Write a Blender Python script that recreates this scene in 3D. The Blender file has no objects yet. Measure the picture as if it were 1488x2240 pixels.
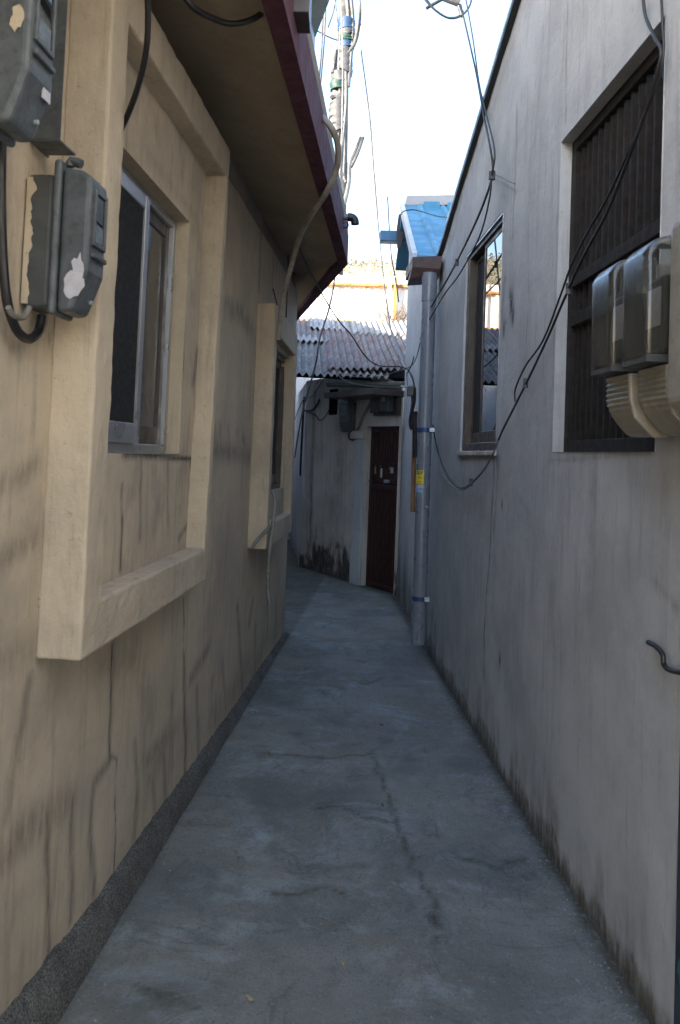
import bpy, bmesh, math, random
import numpy as np
from mathutils import Vector, Matrix, noise as mnoise

random.seed(7)
S = bpy.context.scene
COL = S.collection

# ------------------------------------------------------------------ camera
CAM_H, FPX, PU, PV = 1.6, 1750.0, 744.0, 930.0     # photo pixels: focal length, optical axis
PITCH, ROLL = 0.0364, 0.039
_cp, _sp, _c, _s = math.cos(PITCH), math.sin(PITCH), math.cos(ROLL), math.sin(ROLL)
FWD = Vector((0, _cp, _sp))
_u0 = Vector((0, -_sp, _cp)); _r0 = Vector((1, 0, 0))
RIGHT = _r0 * _c + _u0 * _s
UP = _u0 * _c - _r0 * _s
CAM = Vector((0, 0, CAM_H))
cd = bpy.data.cameras.new('camera'); cam = bpy.data.objects.new('camera', cd); COL.objects.link(cam)
m = Matrix.Identity(4)
for i in range(3):
    m[i][0] = RIGHT[i]; m[i][1] = UP[i]; m[i][2] = -FWD[i]; m[i][3] = CAM[i]
cam.matrix_world = m
cd.sensor_fit = 'VERTICAL'; cd.sensor_height = 23.5; cd.sensor_width = 15.6
cd.lens = FPX / 2240 * 23.5
cd.shift_y = -(1120 - PV) / 2240
cd.clip_start = 0.02; cd.clip_end = 3000
cd.dof.use_dof = True; cd.dof.focus_distance = 6.0; cd.dof.aperture_fstop = 4.5
S.camera = cam

# ------------------------------------------------------------------ light
SUN_EL = math.radians(24)
SUN_H = Vector((-0.80, -0.60, 0)).normalized()
SUN_DIR = Vector((SUN_H.x * math.cos(SUN_EL), SUN_H.y * math.cos(SUN_EL), math.sin(SUN_EL)))
w = bpy.data.worlds.new('World'); S.world = w; w.use_nodes = True
nt = w.node_tree; nt.nodes.clear()
sky = nt.nodes.new('ShaderNodeTexSky'); sky.sky_type = 'NISHITA'; sky.sun_disc = False
sky.sun_elevation = SUN_EL
sky.sun_rotation = math.atan2(SUN_H.x, SUN_H.y)
sky.air_density = 1.0; sky.dust_density = 1.9; sky.ozone_density = 0.8
bg = nt.nodes.new('ShaderNodeBackground'); bg.inputs[1].default_value = 0.15
out = nt.nodes.new('ShaderNodeOutputWorld')
nt.links.new(sky.outputs[0], bg.inputs[0]); nt.links.new(bg.outputs[0], out.inputs[0])
sl = bpy.data.lights.new('sun', 'SUN'); sl.energy = 3.0; sl.angle = math.radians(0.5); sl.color = (1.0, 0.90, 0.75)
so = bpy.data.objects.new('sun', sl); COL.objects.link(so)
so.rotation_euler = (-SUN_DIR).to_track_quat('-Z', 'Y').to_euler(); so.location = (-10, -8, 12)
S.view_settings.view_transform = 'Standard'; S.view_settings.look = 'None'
S.view_settings.gamma = 1; S.view_settings.exposure = 2.58
S.cycles.max_bounces = 10; S.cycles.diffuse_bounces = 6
S.cycles.use_denoising = True
S.cycles.caustics_reflective = False; S.cycles.caustics_refractive = False

# ------------------------------------------------------------------ measuring
def ray(u, v):
    r = FWD + RIGHT * ((u - PU) / FPX) + UP * ((PV - v) / FPX)
    return r / r.y
def at_y(u, v, y): return CAM + ray(u, v) * y
def at_z(u, v, z):
    r = ray(u, v); return CAM + r * ((z - CAM_H) / r.z)
class Plane:
    """a vertical wall plane: s along, z up, o out towards the alley"""
    def __init__(self, p, q, side, off=0.0):
        d = Vector((q[0] - p[0], q[1] - p[1], 0)).normalized()
        self.d = d; self.n = Vector((d.y, -d.x, 0)) * side
        self.p = Vector((p[0], p[1], 0)) + self.n * off
    def P(self, s, z, o=0.0):
        v = self.p + self.d * s + self.n * o; return Vector((v.x, v.y, z))
    def at(self, u, v, o=0.0):
        r = ray(u, v); b = self.p + self.n * o
        t = self.n.dot(b - Vector((0, 0, 0))) / self.n.dot(Vector((r.x, r.y, 0)))
        return CAM + r * t
    def sz(self, u, v, o=0.0):
        P = self.at(u, v, o); return (self.d.dot(Vector((P.x, P.y, 0)) - self.p), P.z)
L0, L1 = at_z(118, 2240, 0), at_z(625, 1400, 0)
R0, R1 = at_z(1420, 2240, 0), at_z(928, 1420, 0)
LW = Plane(L0, L1, 1, -0.04)
RW = Plane(R0, R1, -1)
D0, D1 = at_z(865, 1305, 0), at_z(655, 1240, 0)
DW = Plane(D0, D1, -1)
DW.n = Vector((-abs(DW.d.y), DW.d.x, 0)).normalized()
if DW.n.y > 0: DW.n = -DW.n

# ------------------------------------------------------------------ node helpers
class NB:
    def __init__(self, name):
        self.m = bpy.data.materials.new(name); self.m.use_nodes = True
        self.t = self.m.node_tree; self.t.nodes.clear()
        self.out = self.t.nodes.new('ShaderNodeOutputMaterial')
        self.b = self.t.nodes.new('ShaderNodeBsdfPrincipled')
        self.t.links.new(self.b.outputs[0], self.out.inputs[0])
        self._pos = None
    def n(self, k): return self.t.nodes.new(k)
    def l(self, a, b): self.t.links.new(a, b)
    def pos(self, obj=False):
        if obj:
            return self.n('ShaderNodeTexCoord').outputs['Object']
        if self._pos is None: self._pos = self.n('ShaderNodeNewGeometry').outputs['Position']
        return self._pos
    def noise(self, scale, detail=4, rough=.55, stretch=None, obj=False, dist=0.0):
        src = self.pos(obj)
        if stretch:
            mp = self.n('ShaderNodeMapping'); mp.inputs['Scale'].default_value = stretch
            self.l(src, mp.inputs[0]); src = mp.outputs[0]
        t = self.n('ShaderNodeTexNoise'); t.inputs['Scale'].default_value = scale
        t.inputs['Detail'].default_value = detail; t.inputs['Roughness'].default_value = rough
        t.inputs['Distortion'].default_value = dist
        self.l(src, t.inputs['Vector']); return t.outputs['Fac']
    def ramp(self, fac, lo, hi, a=0.0, b=1.0):
        r = self.n('ShaderNodeMapRange'); r.inputs[1].default_value = lo; r.inputs[2].default_value = hi
        r.inputs[3].default_value = a; r.inputs[4].default_value = b
        r.interpolation_type = 'SMOOTHSTEP'
        self.l(fac, r.inputs[0]); return r.outputs[0]
    def math(self, op, a, b=None, clamp=False):
        k = self.n('ShaderNodeMath'); k.operation = op; k.use_clamp = clamp
        for i, x in enumerate((a, b)):
            if x is None: continue
            if isinstance(x, (int, float)): k.inputs[i].default_value = x
            else: self.l(x, k.inputs[i])
        return k.outputs[0]
    def mix(self, fac, a, b):
        k = self.n('ShaderNodeMix'); k.data_type = 'RGBA'
        for i, x in ((0, fac), (6, a), (7, b)):
            if isinstance(x, (int, float)): k.inputs[i].default_value = x
            elif isinstance(x, tuple): k.inputs[i].default_value = (*x, 1)
            else: self.l(x, k.inputs[i])
        return k.outputs[2]
    def attr(self, name):
        a = self.n('ShaderNodeAttribute'); a.attribute_name = name; return a.outputs['Fac']
    def bump(self, h, strength=.3, dist=.01, prev=None):
        k = self.n('ShaderNodeBump'); k.inputs['Strength'].default_value = strength
        k.inputs['Distance'].default_value = dist; self.l(h, k.inputs['Height'])
        if prev is not None: self.l(prev, k.inputs['Normal'])
        return k.outputs[0]
    def set(self, col=None, rough=None, normal=None, metal=None, ior=None, alpha=None):
        for key, x in (('Base Color', col), ('Roughness', rough), ('Normal', normal), ('Metallic', metal), ('IOR', ior), ('Alpha', alpha)):
            if x is None: continue
            if isinstance(x, tuple): self.b.inputs[key].default_value = (*x, 1)
            elif isinstance(x, (int, float)): self.b.inputs[key].default_value = x
            else: self.l(x, self.b.inputs[key])
        return self.m

def plaster(name, base, base2, dirt, coarse=1.0, streak=.35):
    """painted cement render: mottling, fine vertical wash marks, stains where the wall mesh carries them"""
    k = NB(name)
    big = k.noise(1.9, 8, .72)
    c = k.mix(k.ramp(big, .35, .68), base, base2)
    st = k.noise(3.0, 6, .65, (7, 7, .55))
    c = k.mix(k.math('MULTIPLY', k.ramp(st, .5, .78), streak), c, dirt)
    sp = k.noise(38, 3, .7)
    c = k.mix(k.math('MULTIPLY', k.ramp(sp, .62, .75), .35), c, dirt)
    fl = k.noise(9, 6, .7)
    c = k.mix(k.math('MULTIPLY', k.ramp(fl, .55, .75), .18), c, tuple(min(1, x * 1.25) for x in base))
    s = k.math('MULTIPLY', k.attr('stain'), k.ramp(k.noise(14, 5, .7, (2.5, 2.5, .6)), .28, .66, .25, 1.15), True)
    c = k.mix(s, c, dirt)
    pk = k.math('MULTIPLY', k.attr('dark'), k.ramp(k.noise(60, 2, .5), .3, .55, .6, 1.0), True)
    c = k.mix(pk, c, tuple(x * .16 for x in dirt))
    n1 = k.bump(k.noise(24, 6, .65), .35 * coarse, .02)
    n2 = k.bump(k.noise(150, 4, .6), .30 * coarse, .004, n1)
    return k.set(c, .9, n2)

def simple(name, base, rough=.5, var=.25, scale=6, metal=0.0, bump=.0, bscale=60, dirt=None, dirt_amt=.5, streak=False, obj=False, ior=None):
    k = NB(name)
    n = k.noise(scale, 5, .65, (4, 4, .5) if streak else None, obj)
    a = tuple(x * (1 - var) for x in base); b = tuple(min(1, x * (1 + var)) for x in base)
    c = k.mix(k.ramp(n, .3, .7), a, b)
    if dirt:
        d = k.noise(scale * 2.7, 6, .7, (3, 3, .6) if streak else None, obj)
        c = k.mix(k.math('MULTIPLY', k.ramp(d, .5, .72), dirt_amt), c, dirt)
    nm = k.bump(k.noise(bscale, 4, .6, None, obj), bump, .006) if bump else None
    r = k.ramp(k.noise(scale * 1.9, 4, .6, None, obj), .3, .7, max(0.02, rough - .1), min(1, rough + .12))
    return k.set(c, r, nm, metal, ior)

M = {}
M['cream'] = plaster('cream_plaster', (.53, .445, .335), (.40, .342, .268), (.105, .088, .075), .8, .42)
M['white'] = plaster('grey_white_plaster', (.45, .468, .485), (.345, .358, .37), (.13, .122, .105), .8, .42)
M['oldwhite'] = plaster('old_white_plaster', (.56, .52, .475), (.42, .39, .36), (.085, .075, .065), 1.4, .5)
M['farwhite'] = plaster('bright_plaster', (.55, .55, .56), (.47, .47, .48), (.2, .18, .17), 1.0, .4)
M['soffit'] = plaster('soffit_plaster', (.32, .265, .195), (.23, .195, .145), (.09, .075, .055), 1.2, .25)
M['plinth'] = simple('rough_mortar', (.10, .098, .09), .95, .28, 5, bump=1.0, bscale=85, dirt=(.035, .035, .032), dirt_amt=.6)
_k = M['plinth'].node_tree; _p = [n for n in _k.nodes if n.type == 'BSDF_PRINCIPLED'][0]
_g = _k.nodes.new('ShaderNodeNewGeometry'); _n = _k.nodes.new('ShaderNodeTexNoise'); _n.inputs['Scale'].default_value = 170; _n.inputs['Detail'].default_value = 3
_r = _k.nodes.new('ShaderNodeMapRange'); _r.inputs[1].default_value = .38; _r.inputs[2].default_value = .66; _r.inputs[3].default_value = .45; _r.inputs[4].default_value = 1.9
_x = _k.nodes.new('ShaderNodeMix'); _x.data_type = 'RGBA'; _x.blend_type = 'MULTIPLY'; _x.inputs[0].default_value = 1
_l = _p.inputs['Base Color'].links[0].from_socket
_k.links.new(_g.outputs['Position'], _n.inputs['Vector']); _k.links.new(_n.outputs['Fac'], _r.inputs[0]); _k.links.new(_l, _x.inputs[6]); _k.links.new(_r.outputs[0], _x.inputs[7]); _k.links.new(_x.outputs[2], _p.inputs['Base Color'])
M['maroon'] = simple('maroon_paint', (.085, .026, .04), .85, .3, 5, bump=.2, dirt=(.15, .055, .085), dirt_amt=.7, streak=True)
M['cladding'] = simple('galvanised_cladding', (.32, .32, .34), .5, .15, 4, .3, dirt=(.12, .11, .1), streak=True)
M['alu'] = simple('aluminium', (.50, .51, .54), .34, .06, 3, .8)
M['alu_dark'] = simple('bronze_aluminium', (.075, .062, .055), .4, .2, 8, .3, dirt=(.16, .13, .1), dirt_amt=.3)
M['screen'] = simple('insect_screen', (.005, .005, .006), .75, .2, 30)
M['dark'] = simple('dark_interior', (.01, .01, .01), .9, .2)  # near-black stands in for shade inside rooms, wall hole and roof space
M['curtain'] = simple('dim_pane', (.055, .055, .052), .16, .12, 2, streak=True)
M['brown_bar'] = simple('brown_steel', (.007, .0055, .005), .8, .3, 14, .0, dirt=(.030, .013, .005), dirt_amt=.6)
M['meter_grey'] = simple('grey_enamel', (.075, .087, .098), .45, .25, 14, .0, bump=.2, bscale=120, dirt=(.035, .038, .04), dirt_amt=.75)
M['meter_back'] = simple('grey_base', (.055, .06, .062), .55, .2, 12, dirt=(.04, .04, .04))
M['paper'] = simple('torn_paper', (.46, .46, .52), .8, .08, 30, dirt=(.35, .3, .3), dirt_amt=.4)
M['beige_plastic'] = simple('beige_plastic', (.27, .255, .215), .42, .1, 9, dirt=(.12, .11, .085), dirt_amt=.5)
M['pvc'] = simple('grey_pvc', (.17, .195, .235), .3, .12, 4, dirt=(.09, .1, .11), dirt_amt=.5, streak=True)
M['strap'] = simple('blue_strap', (.018, .05, .16), .45, .2, 20)
M['steel_clip'] = simple('zinc_clip', (.45, .5, .55), .35, .1, 20, .6)
M['yellow'] = simple('yellow_flyer', (.75, .58, .02), .7, .06, 20)
M['ink'] = simple('ink', (.06, .06, .10), .8, .1)
M['scrapblue'] = simple('blue_scrap', (.20, .42, .62), .7, .2, 40)
M['green'] = simple('green_scrap', (.03, .10, .07), .7, .2, 30)
M['dial'] = simple('dim_dial', (.12, .15, .18), .5, .3, 40)
M['black'] = simple('black_cable', (.012, .012, .014), .45, .2, 10)
M['greycable'] = simple('grey_cable', (.17, .165, .15), .6, .3, 14, dirt=(.06, .055, .05))
M['beigecable'] = simple('weathered_conduit', (.30, .28, .245), .65, .25, 12, dirt=(.12, .11, .09))
M['blue'] = simple('blue_sheet_metal', (.042, .19, .30), .42, .12, 3, .0, dirt=(.20, .24, .25), dirt_amt=.3)
M['bluedark'] = simple('dark_blue_gutter', (.02, .10, .22), .4, .1, 5)
M['bluelight'] = simple('pale_blue_edge', (.42, .60, .74), .4, .1, 6)
M['capgrey'] = simple('grey_ridge_metal', (.30, .295, .29), .55, .1, 3, dirt=(.2, .2, .2), dirt_amt=.5)
M['tar'] = simple('black_flashing', (.02, .022, .026), .5, .3, 9)
M['door'] = simple('dark_red_steel', (.034, .011, .009), .5, .35, 8, .0, dirt=(.012, .007, .006), dirt_amt=.8, streak=True)
M['rust'] = simple('rusty_steel', (.42, .20, .05), .8, .4, 9, dirt=(.60, .50, .36), dirt_amt=.7)
M['fence'] = simple('white_fence_sheet', (.78, .74, .70), .6, .06, 2, dirt=(.5, .42, .34), dirt_amt=.4, streak=True)
M['gutter'] = simple('pale_green_gutter', (.20, .24, .215), .5, .25, 6, dirt=(.12, .10, .06))
M['pole'] = simple('concrete_pole', (.065, .068, .072), .9, .3, 6, bump=.2, dirt=(.03, .03, .033))
M['conduit_white'] = simple('white_conduit', (.085, .088, .095), .6, .3, 8, dirt=(.03, .03, .033))
M['tape_blue'] = simple('blue_tape', (.008, .04, .11), .6, .3, 20)
M['tape_green'] = simple('green_tape', (.008, .04, .034), .6, .3, 20)
M['tape_grey'] = simple('grey_tape', (.06, .063, .07), .6, .3, 24, dirt=(.02, .02, .024))
M['pole_grit'] = simple('pale_grit', (.24, .24, .22), .9, .45, 60)
M['wood'] = simple('rusty_wood', (.22, .12, .06), .8, .3, 14, streak=True)
M['twig'] = simple('dry_twig', (.16, .12, .08), .9, .3, 14)
M['leaf'] = simple('dead_leaf', (.30, .25, .17), .9, .3, 30)
M['bluegate'] = simple('dark_gate', (.018, .025, .036), .45, .4, 6, .2)
M['cyan_bag'] = simple('blue_plastic_bag', (.018, .075, .10), .4, .5, 14)

def _sheet(name, base, tint, amt):
    k = NB(name)
    c = k.mix(k.ramp(k.noise(4, 6, .7), .35, .65), tuple(x * .6 for x in base), base)
    c = k.mix(k.math('MULTIPLY', k.ramp(k.noise(6, 5, .7, (3, .6, 1)), .48, .62), amt), c, tint)
    c = k.mix(k.math('MULTIPLY', k.ramp(k.noise(11, 8, .8), .50, .64), .85), c, (.045, .044, .042))
    return k.set(c, .85, k.bump(k.noise(60, 4, .6), .3, .006))
M['sheet_a'] = _sheet('weathered_cement_sheet', (.25, .245, .235), (.17, .115, .105), .4)
M['sheet_b'] = _sheet('reddish_cement_sheet', (.25, .235, .23), (.21, .095, .09), .8)
M['sheet_d'] = _sheet('pinkish_cement_sheet', (.26, .235, .23), (.24, .13, .13), .7)
M['sheet_c'] = _sheet('pale_cement_sheet', (.42, .415, .40), (.30, .26, .25), .3)
M['sheet_w'] = _sheet('white_cement_sheet', (.52, .52, .51), (.40, .38, .37), .3)

def _pavement():
    k = NB('alley_concrete')
    c = k.mix(k.ramp(k.noise(1.5, 6, .62), .34, .66), (.145, .158, .152), (.240, .245, .228))
    c = k.mix(k.math('MULTIPLY', k.ramp(k.noise(2.3, 9, .78, None, False, .6), .5, .66), .75), c, (.315, .365, .385))
    c = k.mix(k.math('MULTIPLY', k.ramp(k.noise(3.1, 9, .78, (.8, 1.6, 1), False, .9), .52, .68), .65), c, (.095, .10, .098))
    c = k.mix(k.math('MULTIPLY', k.ramp(k.noise(1.1, 8, .72), .48, .68), .55), c, (.225, .195, .15))
    c = k.mix(k.math('MULTIPLY', k.ramp(k.noise(46, 3, .7), .6, .70), .55), c, (.09, .09, .085))
    c = k.mix(k.math('MULTIPLY', k.ramp(k.noise(120, 3, .7), .54, .66), .5), c, (.10, .10, .095))
    c = k.mix(k.math('MULTIPLY', k.ramp(k.noise(75, 4, .8), .60, .68), .6), c, (.38, .40, .39))
    c = k.mix(k.math('MULTIPLY', k.ramp(k.noise(7, 8, .8, (1.5, .6, 1), False, .8), .57, .63), .6), c, (.10, .105, .10))
    c = k.mix(k.math('MULTIPLY', k.ramp(k.noise(16, 6, .8, None, False, 1.5), .60, .70), .55), c, (.36, .40, .45))
    ck = k.noise(3.2, 6, .72, None, False, .3)
    line = k.ramp(k.math('ABSOLUTE', k.math('SUBTRACT', ck, .5)), .0, .006, 1, 0)
    line = k.math('MULTIPLY', line, k.ramp(k.noise(1.7, 2, .5), .52, .6), True)
    c = k.mix(k.math('MULTIPLY', line, .75), c, (.06, .06, .06))
    c = k.mix(k.math('MULTIPLY', k.attr('pale'), k.ramp(k.noise(9, 9, .8), .42, .64), True), c, (.335, .40, .43))
    c = k.mix(k.math('MULTIPLY', k.attr('stain'), k.ramp(k.noise(18, 9, .82), .40, .60, .0, .95), True), c, (.05, .055, .06))
    c = k.mix(k.math('MULTIPLY', k.attr('dark'), k.ramp(k.noise(40, 5, .7), .25, .55), True), c, (.045, .045, .03))
    n1 = k.bump(k.noise(7, 7, .7), .35, .03)
    n2 = k.bump(k.noise(120, 4, .65), .6, .005, n1)
    return k.set(c, k.ramp(k.noise(5, 5, .6), .3, .7, .62, .9), n2)
M['pavement'] = _pavement()
M['earth'] = simple('bare_earth', (.33, .26, .18), .95, .25, .8, bump=.3, bscale=9)
M['hill'] = simple('dry_hill', (.27, .24, .165), .95, .3, .12, bump=.4, bscale=2, dirt=(.22, .22, .12), dirt_amt=.6)
M['bare_tree'] = simple('winter_tree', (.235, .205, .145), .95, .3, .5)

def glassy(name, tint, ior=1.55, rough=.02, alpha=None):
    k = NB(name)
    n = k.bump(k.noise(1.3, 2, .5), .02, .02)
    return k.set(tint, rough, n, 0.0, ior, alpha)
M['glass'] = glassy('window_glass', (.012, .012, .013), 2.3, .006)
def clear():
    k = NB('clear_plastic_cover')
    gl = k.n('ShaderNodeBsdfGlossy'); gl.inputs['Roughness'].default_value = .16
    gl.inputs['Color'].default_value = (.9, .92, .95, 1)
    tr = k.n('ShaderNodeBsdfTransparent'); tr.inputs[0].default_value = (.80, .82, .80, 1)
    df = k.n('ShaderNodeBsdfDiffuse')
    k.l(k.mix(k.ramp(k.noise(14, 5, .7, (2, 2, .5)), .4, .7), (.17, .165, .145), (.30, .29, .25)), df.inputs[0])
    fr = k.n('ShaderNodeFresnel'); fr.inputs[0].default_value = 1.5
    a = k.n('ShaderNodeMixShader'); a.inputs[0].default_value = .13
    k.l(tr.outputs[0], a.inputs[1]); k.l(df.outputs[0], a.inputs[2])
    b = k.n('ShaderNodeMixShader'); k.l(fr.outputs[0], b.inputs[0])
    k.l(a.outputs[0], b.inputs[1]); k.l(gl.outputs[0], b.inputs[2])
    k.l(b.outputs[0], k.out.inputs[0]); return k.m
M['clear'] = clear()

# ------------------------------------------------------------------ mesh builder
class MB:
    def __init__(self): self.v = []; self.f = []; self.at = {}
    def add(self, vs, fs):
        o = len(self.v); self.v += [Vector(p) for p in vs]; self.f += [tuple(i + o for i in f) for f in fs]
    def hexa(self, a, b):
        """a: four bottom corners, b: four top corners (matching order)"""
        self.add(list(a) + list(b), [(3, 2, 1, 0), (4, 5, 6, 7), (0, 1, 5, 4), (1, 2, 6, 5), (2, 3, 7, 6), (3, 0, 4, 7)])
    def box(self, lo, hi):
        x0, y0, z0 = lo; x1, y1, z1 = hi
        self.hexa([(x0, y0, z0), (x1, y0, z0), (x1, y1, z0), (x0, y1, z0)], [(x0, y0, z1), (x1, y0, z1), (x1, y1, z1), (x0, y1, z1)])
    def wbox(self, W, s0, s1, z0, z1, o0, o1):
        self.hexa([W.P(s0, z0, o0), W.P(s1, z0, o0), W.P(s1, z0, o1), W.P(s0, z0, o1)],
                  [W.P(s0, z1, o0), W.P(s1, z1, o0), W.P(s1, z1, o1), W.P(s0, z1, o1)])
    def prism(self, pts, off):
        """polygon extruded by the vector off"""
        n = len(pts); off = Vector(off)
        self.add([Vector(p) for p in pts] + [Vector(p) + off for p in pts],
                 [tuple(reversed(range(n))), tuple(range(n, 2 * n))] + [(i, (i + 1) % n, (i + 1) % n + n, i + n) for i in range(n)])
    def tube(self, pts, r, seg=8, smooth=4, cap=True):
        pts = [Vector(p) for p in pts]
        if smooth and len(pts) > 2: pts = spline(pts, smooth)
        n = len(pts); rs = r if isinstance(r, (list, tuple)) else [r] * n
        if len(rs) != n: rs = list(np.interp(np.linspace(0, 1, n), np.linspace(0, 1, len(rs)), rs))
        t0 = (pts[1] - pts[0]).normalized()
        nx = t0.cross(Vector((.13, .27, .95))).normalized() if abs(t0.z) < .97 else t0.cross(Vector((1, .1, 0))).normalized()
        vs = []
        for i, p in enumerate(pts):
            t = (pts[min(i + 1, n - 1)] - pts[max(i - 1, 0)]).normalized()
            nx = (nx - t * nx.dot(t)).normalized(); ny = t.cross(nx)
            for k in range(seg):
                a = 2 * math.pi * k / seg
                vs.append(p + (nx * math.cos(a) + ny * math.sin(a)) * rs[i])
        fs = []
        for i in range(n - 1):
            for k in range(seg):
                fs.append((i * seg + k, i * seg + (k + 1) % seg, (i + 1) * seg + (k + 1) % seg, (i + 1) * seg + k))
        if cap:
            fs.append(tuple(reversed(range(seg)))); fs.append(tuple((n - 1) * seg + k for k in range(seg)))
        self.add(vs, fs)
    def build(self, name, mat, parent=None, bevel=0.0, seg=2, smooth=False):
        me = bpy.data.meshes.new(name)
        off = world_loc(parent)
        me.from_pydata([tuple(p - off) for p in self.v], [], self.f); me.update()
        for k, vals in self.at.items():
            a = me.attributes.new(k, 'FLOAT', 'POINT'); a.data.foreach_set('value', np.asarray(vals, dtype=np.float32))
        bm = bmesh.new(); bm.from_mesh(me); bmesh.ops.recalc_face_normals(bm, faces=bm.faces); bm.to_mesh(me); bm.free()
        o = bpy.data.objects.new(name, me); COL.objects.link(o); me.materials.append(mat)
        if parent is not None: o.parent = parent
        if bevel:
            b = o.modifiers.new('bevel', 'BEVEL'); b.width = bevel; b.segments = seg; b.limit_method = 'ANGLE'; b.angle_limit = math.radians(40)
            b.harden_normals = False
        if smooth:
            me.polygons.foreach_set('use_smooth', [True] * len(me.polygons))
            try: me.set_sharp_from_angle(angle=math.radians(45))
            except Exception: pass
        return o
def world_loc(p):
    v = Vector((0, 0, 0))
    while p is not None: v = v + p.location; p = p.parent
    return v
def spline(pts, k):
    out = []
    n = len(pts)
    for i in range(n - 1):
        p0, p1, p2, p3 = pts[max(i - 1, 0)], pts[i], pts[i + 1], pts[min(i + 2, n - 1)]
        for j in range(k):
            t = j / k
            out.append(.5 * ((2 * p1) + (p2 - p0) * t + (2 * p0 - 5 * p1 + 4 * p2 - p3) * t * t + (3 * p1 - p0 - 3 * p2 + p3) * t ** 3))
    out.append(pts[-1]); return out
def tag(o, label, cat, group=None):
    o['label'] = label; o['category'] = cat
    if group: o['group'] = group
    return o
def thing(name, loc, label, cat, group=None):
    o = bpy.data.objects.new(name, None); COL.objects.link(o); o.location = loc; o.empty_display_size = .2
    return tag(o, label, cat, group)
def structure(o): o['kind'] = 'structure'; return o
def rough_edges(o, amp=.004, scale=9.0, cuts=.05):
    """hand-trowelled: subdivide and displace so that arrises wander a little"""
    s = o.modifiers.new('sub', 'SUBSURF'); s.subdivision_type = 'SIMPLE'; s.levels = 6; s.render_levels = 6
    t = bpy.data.textures.get('trowel') or bpy.data.textures.new('trowel', 'CLOUDS'); t.noise_scale = .07; t.noise_depth = 3
    d = o.modifiers.new('trowel', 'DISPLACE'); d.texture = t; d.strength = amp; d.mid_level = .5; d.texture_coords = 'GLOBAL'; d.direction = 'RGB_TO_XYZ' if False else 'NORMAL'

def facade(W, s0, s1, z0, top, holes, res, stain_fn=None, amp=.006, o=0.0, seed=0.0):
    """wall face as a fine grid, leaving the openings out; top is a number or a function of s"""
    topf = top if callable(top) else (lambda s: top)
    zmax = max(topf(s0), topf(s1))
    def lines(a, b, marks):
        base = list(np.arange(a, b, res)) + [b]
        keep = [x for x in base if all(abs(x - mk) > res * .45 for mk in marks)]
        return sorted(set([round(float(x), 5) for x in keep + [mk for mk in marks if a <= mk <= b]]))
    ss = lines(s0, s1, [h[0] for h in holes] + [h[1] for h in holes] + [s0, s1])
    zs = lines(z0, zmax, [h[2] for h in holes] + [h[3] for h in holes] + [z0, zmax])
    b = MB(); idx = {}
    SA, ZA = [], []
    for i, s in enumerate(ss):
        t = topf(s)
        for j, z in enumerate(zs):
            zz = min(z, t)
            n = mnoise.noise(Vector((s * 1.3 + seed, zz * 1.1, 3.1))) * amp + mnoise.noise(Vector((s * 6 + seed, zz * 5, 7.7))) * amp * .45
            idx[i, j] = len(b.v); b.v.append(W.P(s, zz, o + n)); SA.append(s); ZA.append(zz)
    for i in range(len(ss) - 1):
        for j in range(len(zs) - 1):
            sc, zc = (ss[i] + ss[i + 1]) / 2, (zs[j] + zs[j + 1]) / 2
            if any(h[0] < sc < h[1] and h[2] < zc < h[3] for h in holes): continue
            if zs[j] >= topf(ss[i]) and zs[j] >= topf(ss[i + 1]): continue
            b.f.append((idx[i, j], idx[i + 1, j], idx[i + 1, j + 1], idx[i, j + 1]))
    SA = np.array(SA); ZA = np.array(ZA)
    if stain_fn:
        st, dk = stain_fn(SA, ZA)
        b.at['stain'] = np.clip(st, 0, 1); b.at['dark'] = np.clip(dk, 0, 1)
    return b
def seg_dist(A, B, P):
    a = np.array(P[0]); bb = np.array(P[1]); d = bb - a; L = max(1e-9, d @ d)
    t = np.clip(((A - a[0]) * d[0] + (B - a[1]) * d[1]) / L, 0, 1)
    return np.hypot(A - a[0] - d[0] * t, B - a[1] - d[1] * t)
def strokes(W, SA, ZA, items, wob=.004):
    """items: (pixel polyline, half width in metres, strength): wash marks and cracks measured on the wall"""
    r = np.zeros_like(SA)
    wv = np.array([mnoise.noise(Vector((float(z) * 9, float(s) * .7, 1.3))) for s, z in zip(SA, ZA)]) if wob else 0
    for poly, wd, k in items:
        p = [W.sz(*q) for q in poly]
        d = np.full_like(SA, 9.0)
        for a, b in zip(p[:-1], p[1:]): d = np.minimum(d, seg_dist(SA + wv * wob * 2, ZA, (a, b)))
        r = np.maximum(r, k * np.exp(-(d / wd) ** 2))
    return r
def blobs(W, SA, ZA, items):
    r = np.zeros_like(SA)
    for (u, v), rs, rz, k in items:
        s, z = W.sz(u, v); r = np.maximum(r, k * np.exp(-((SA - s) / rs) ** 2 - ((ZA - z) / rz) ** 2))
    return r
def fbm(x, y, z=0.0): return mnoise.fractal(Vector((x, y, z)), 1.0, 2.0, 4)

# ------------------------------------------------------------------ ground
g = MB(); g.add([(-400, -400, -.03), (400, -400, -.03), (400, 400, -.03), (-400, 400, -.03)], [(0, 1, 2, 3)])
structure(g.build('ground', M['earth']))

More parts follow.
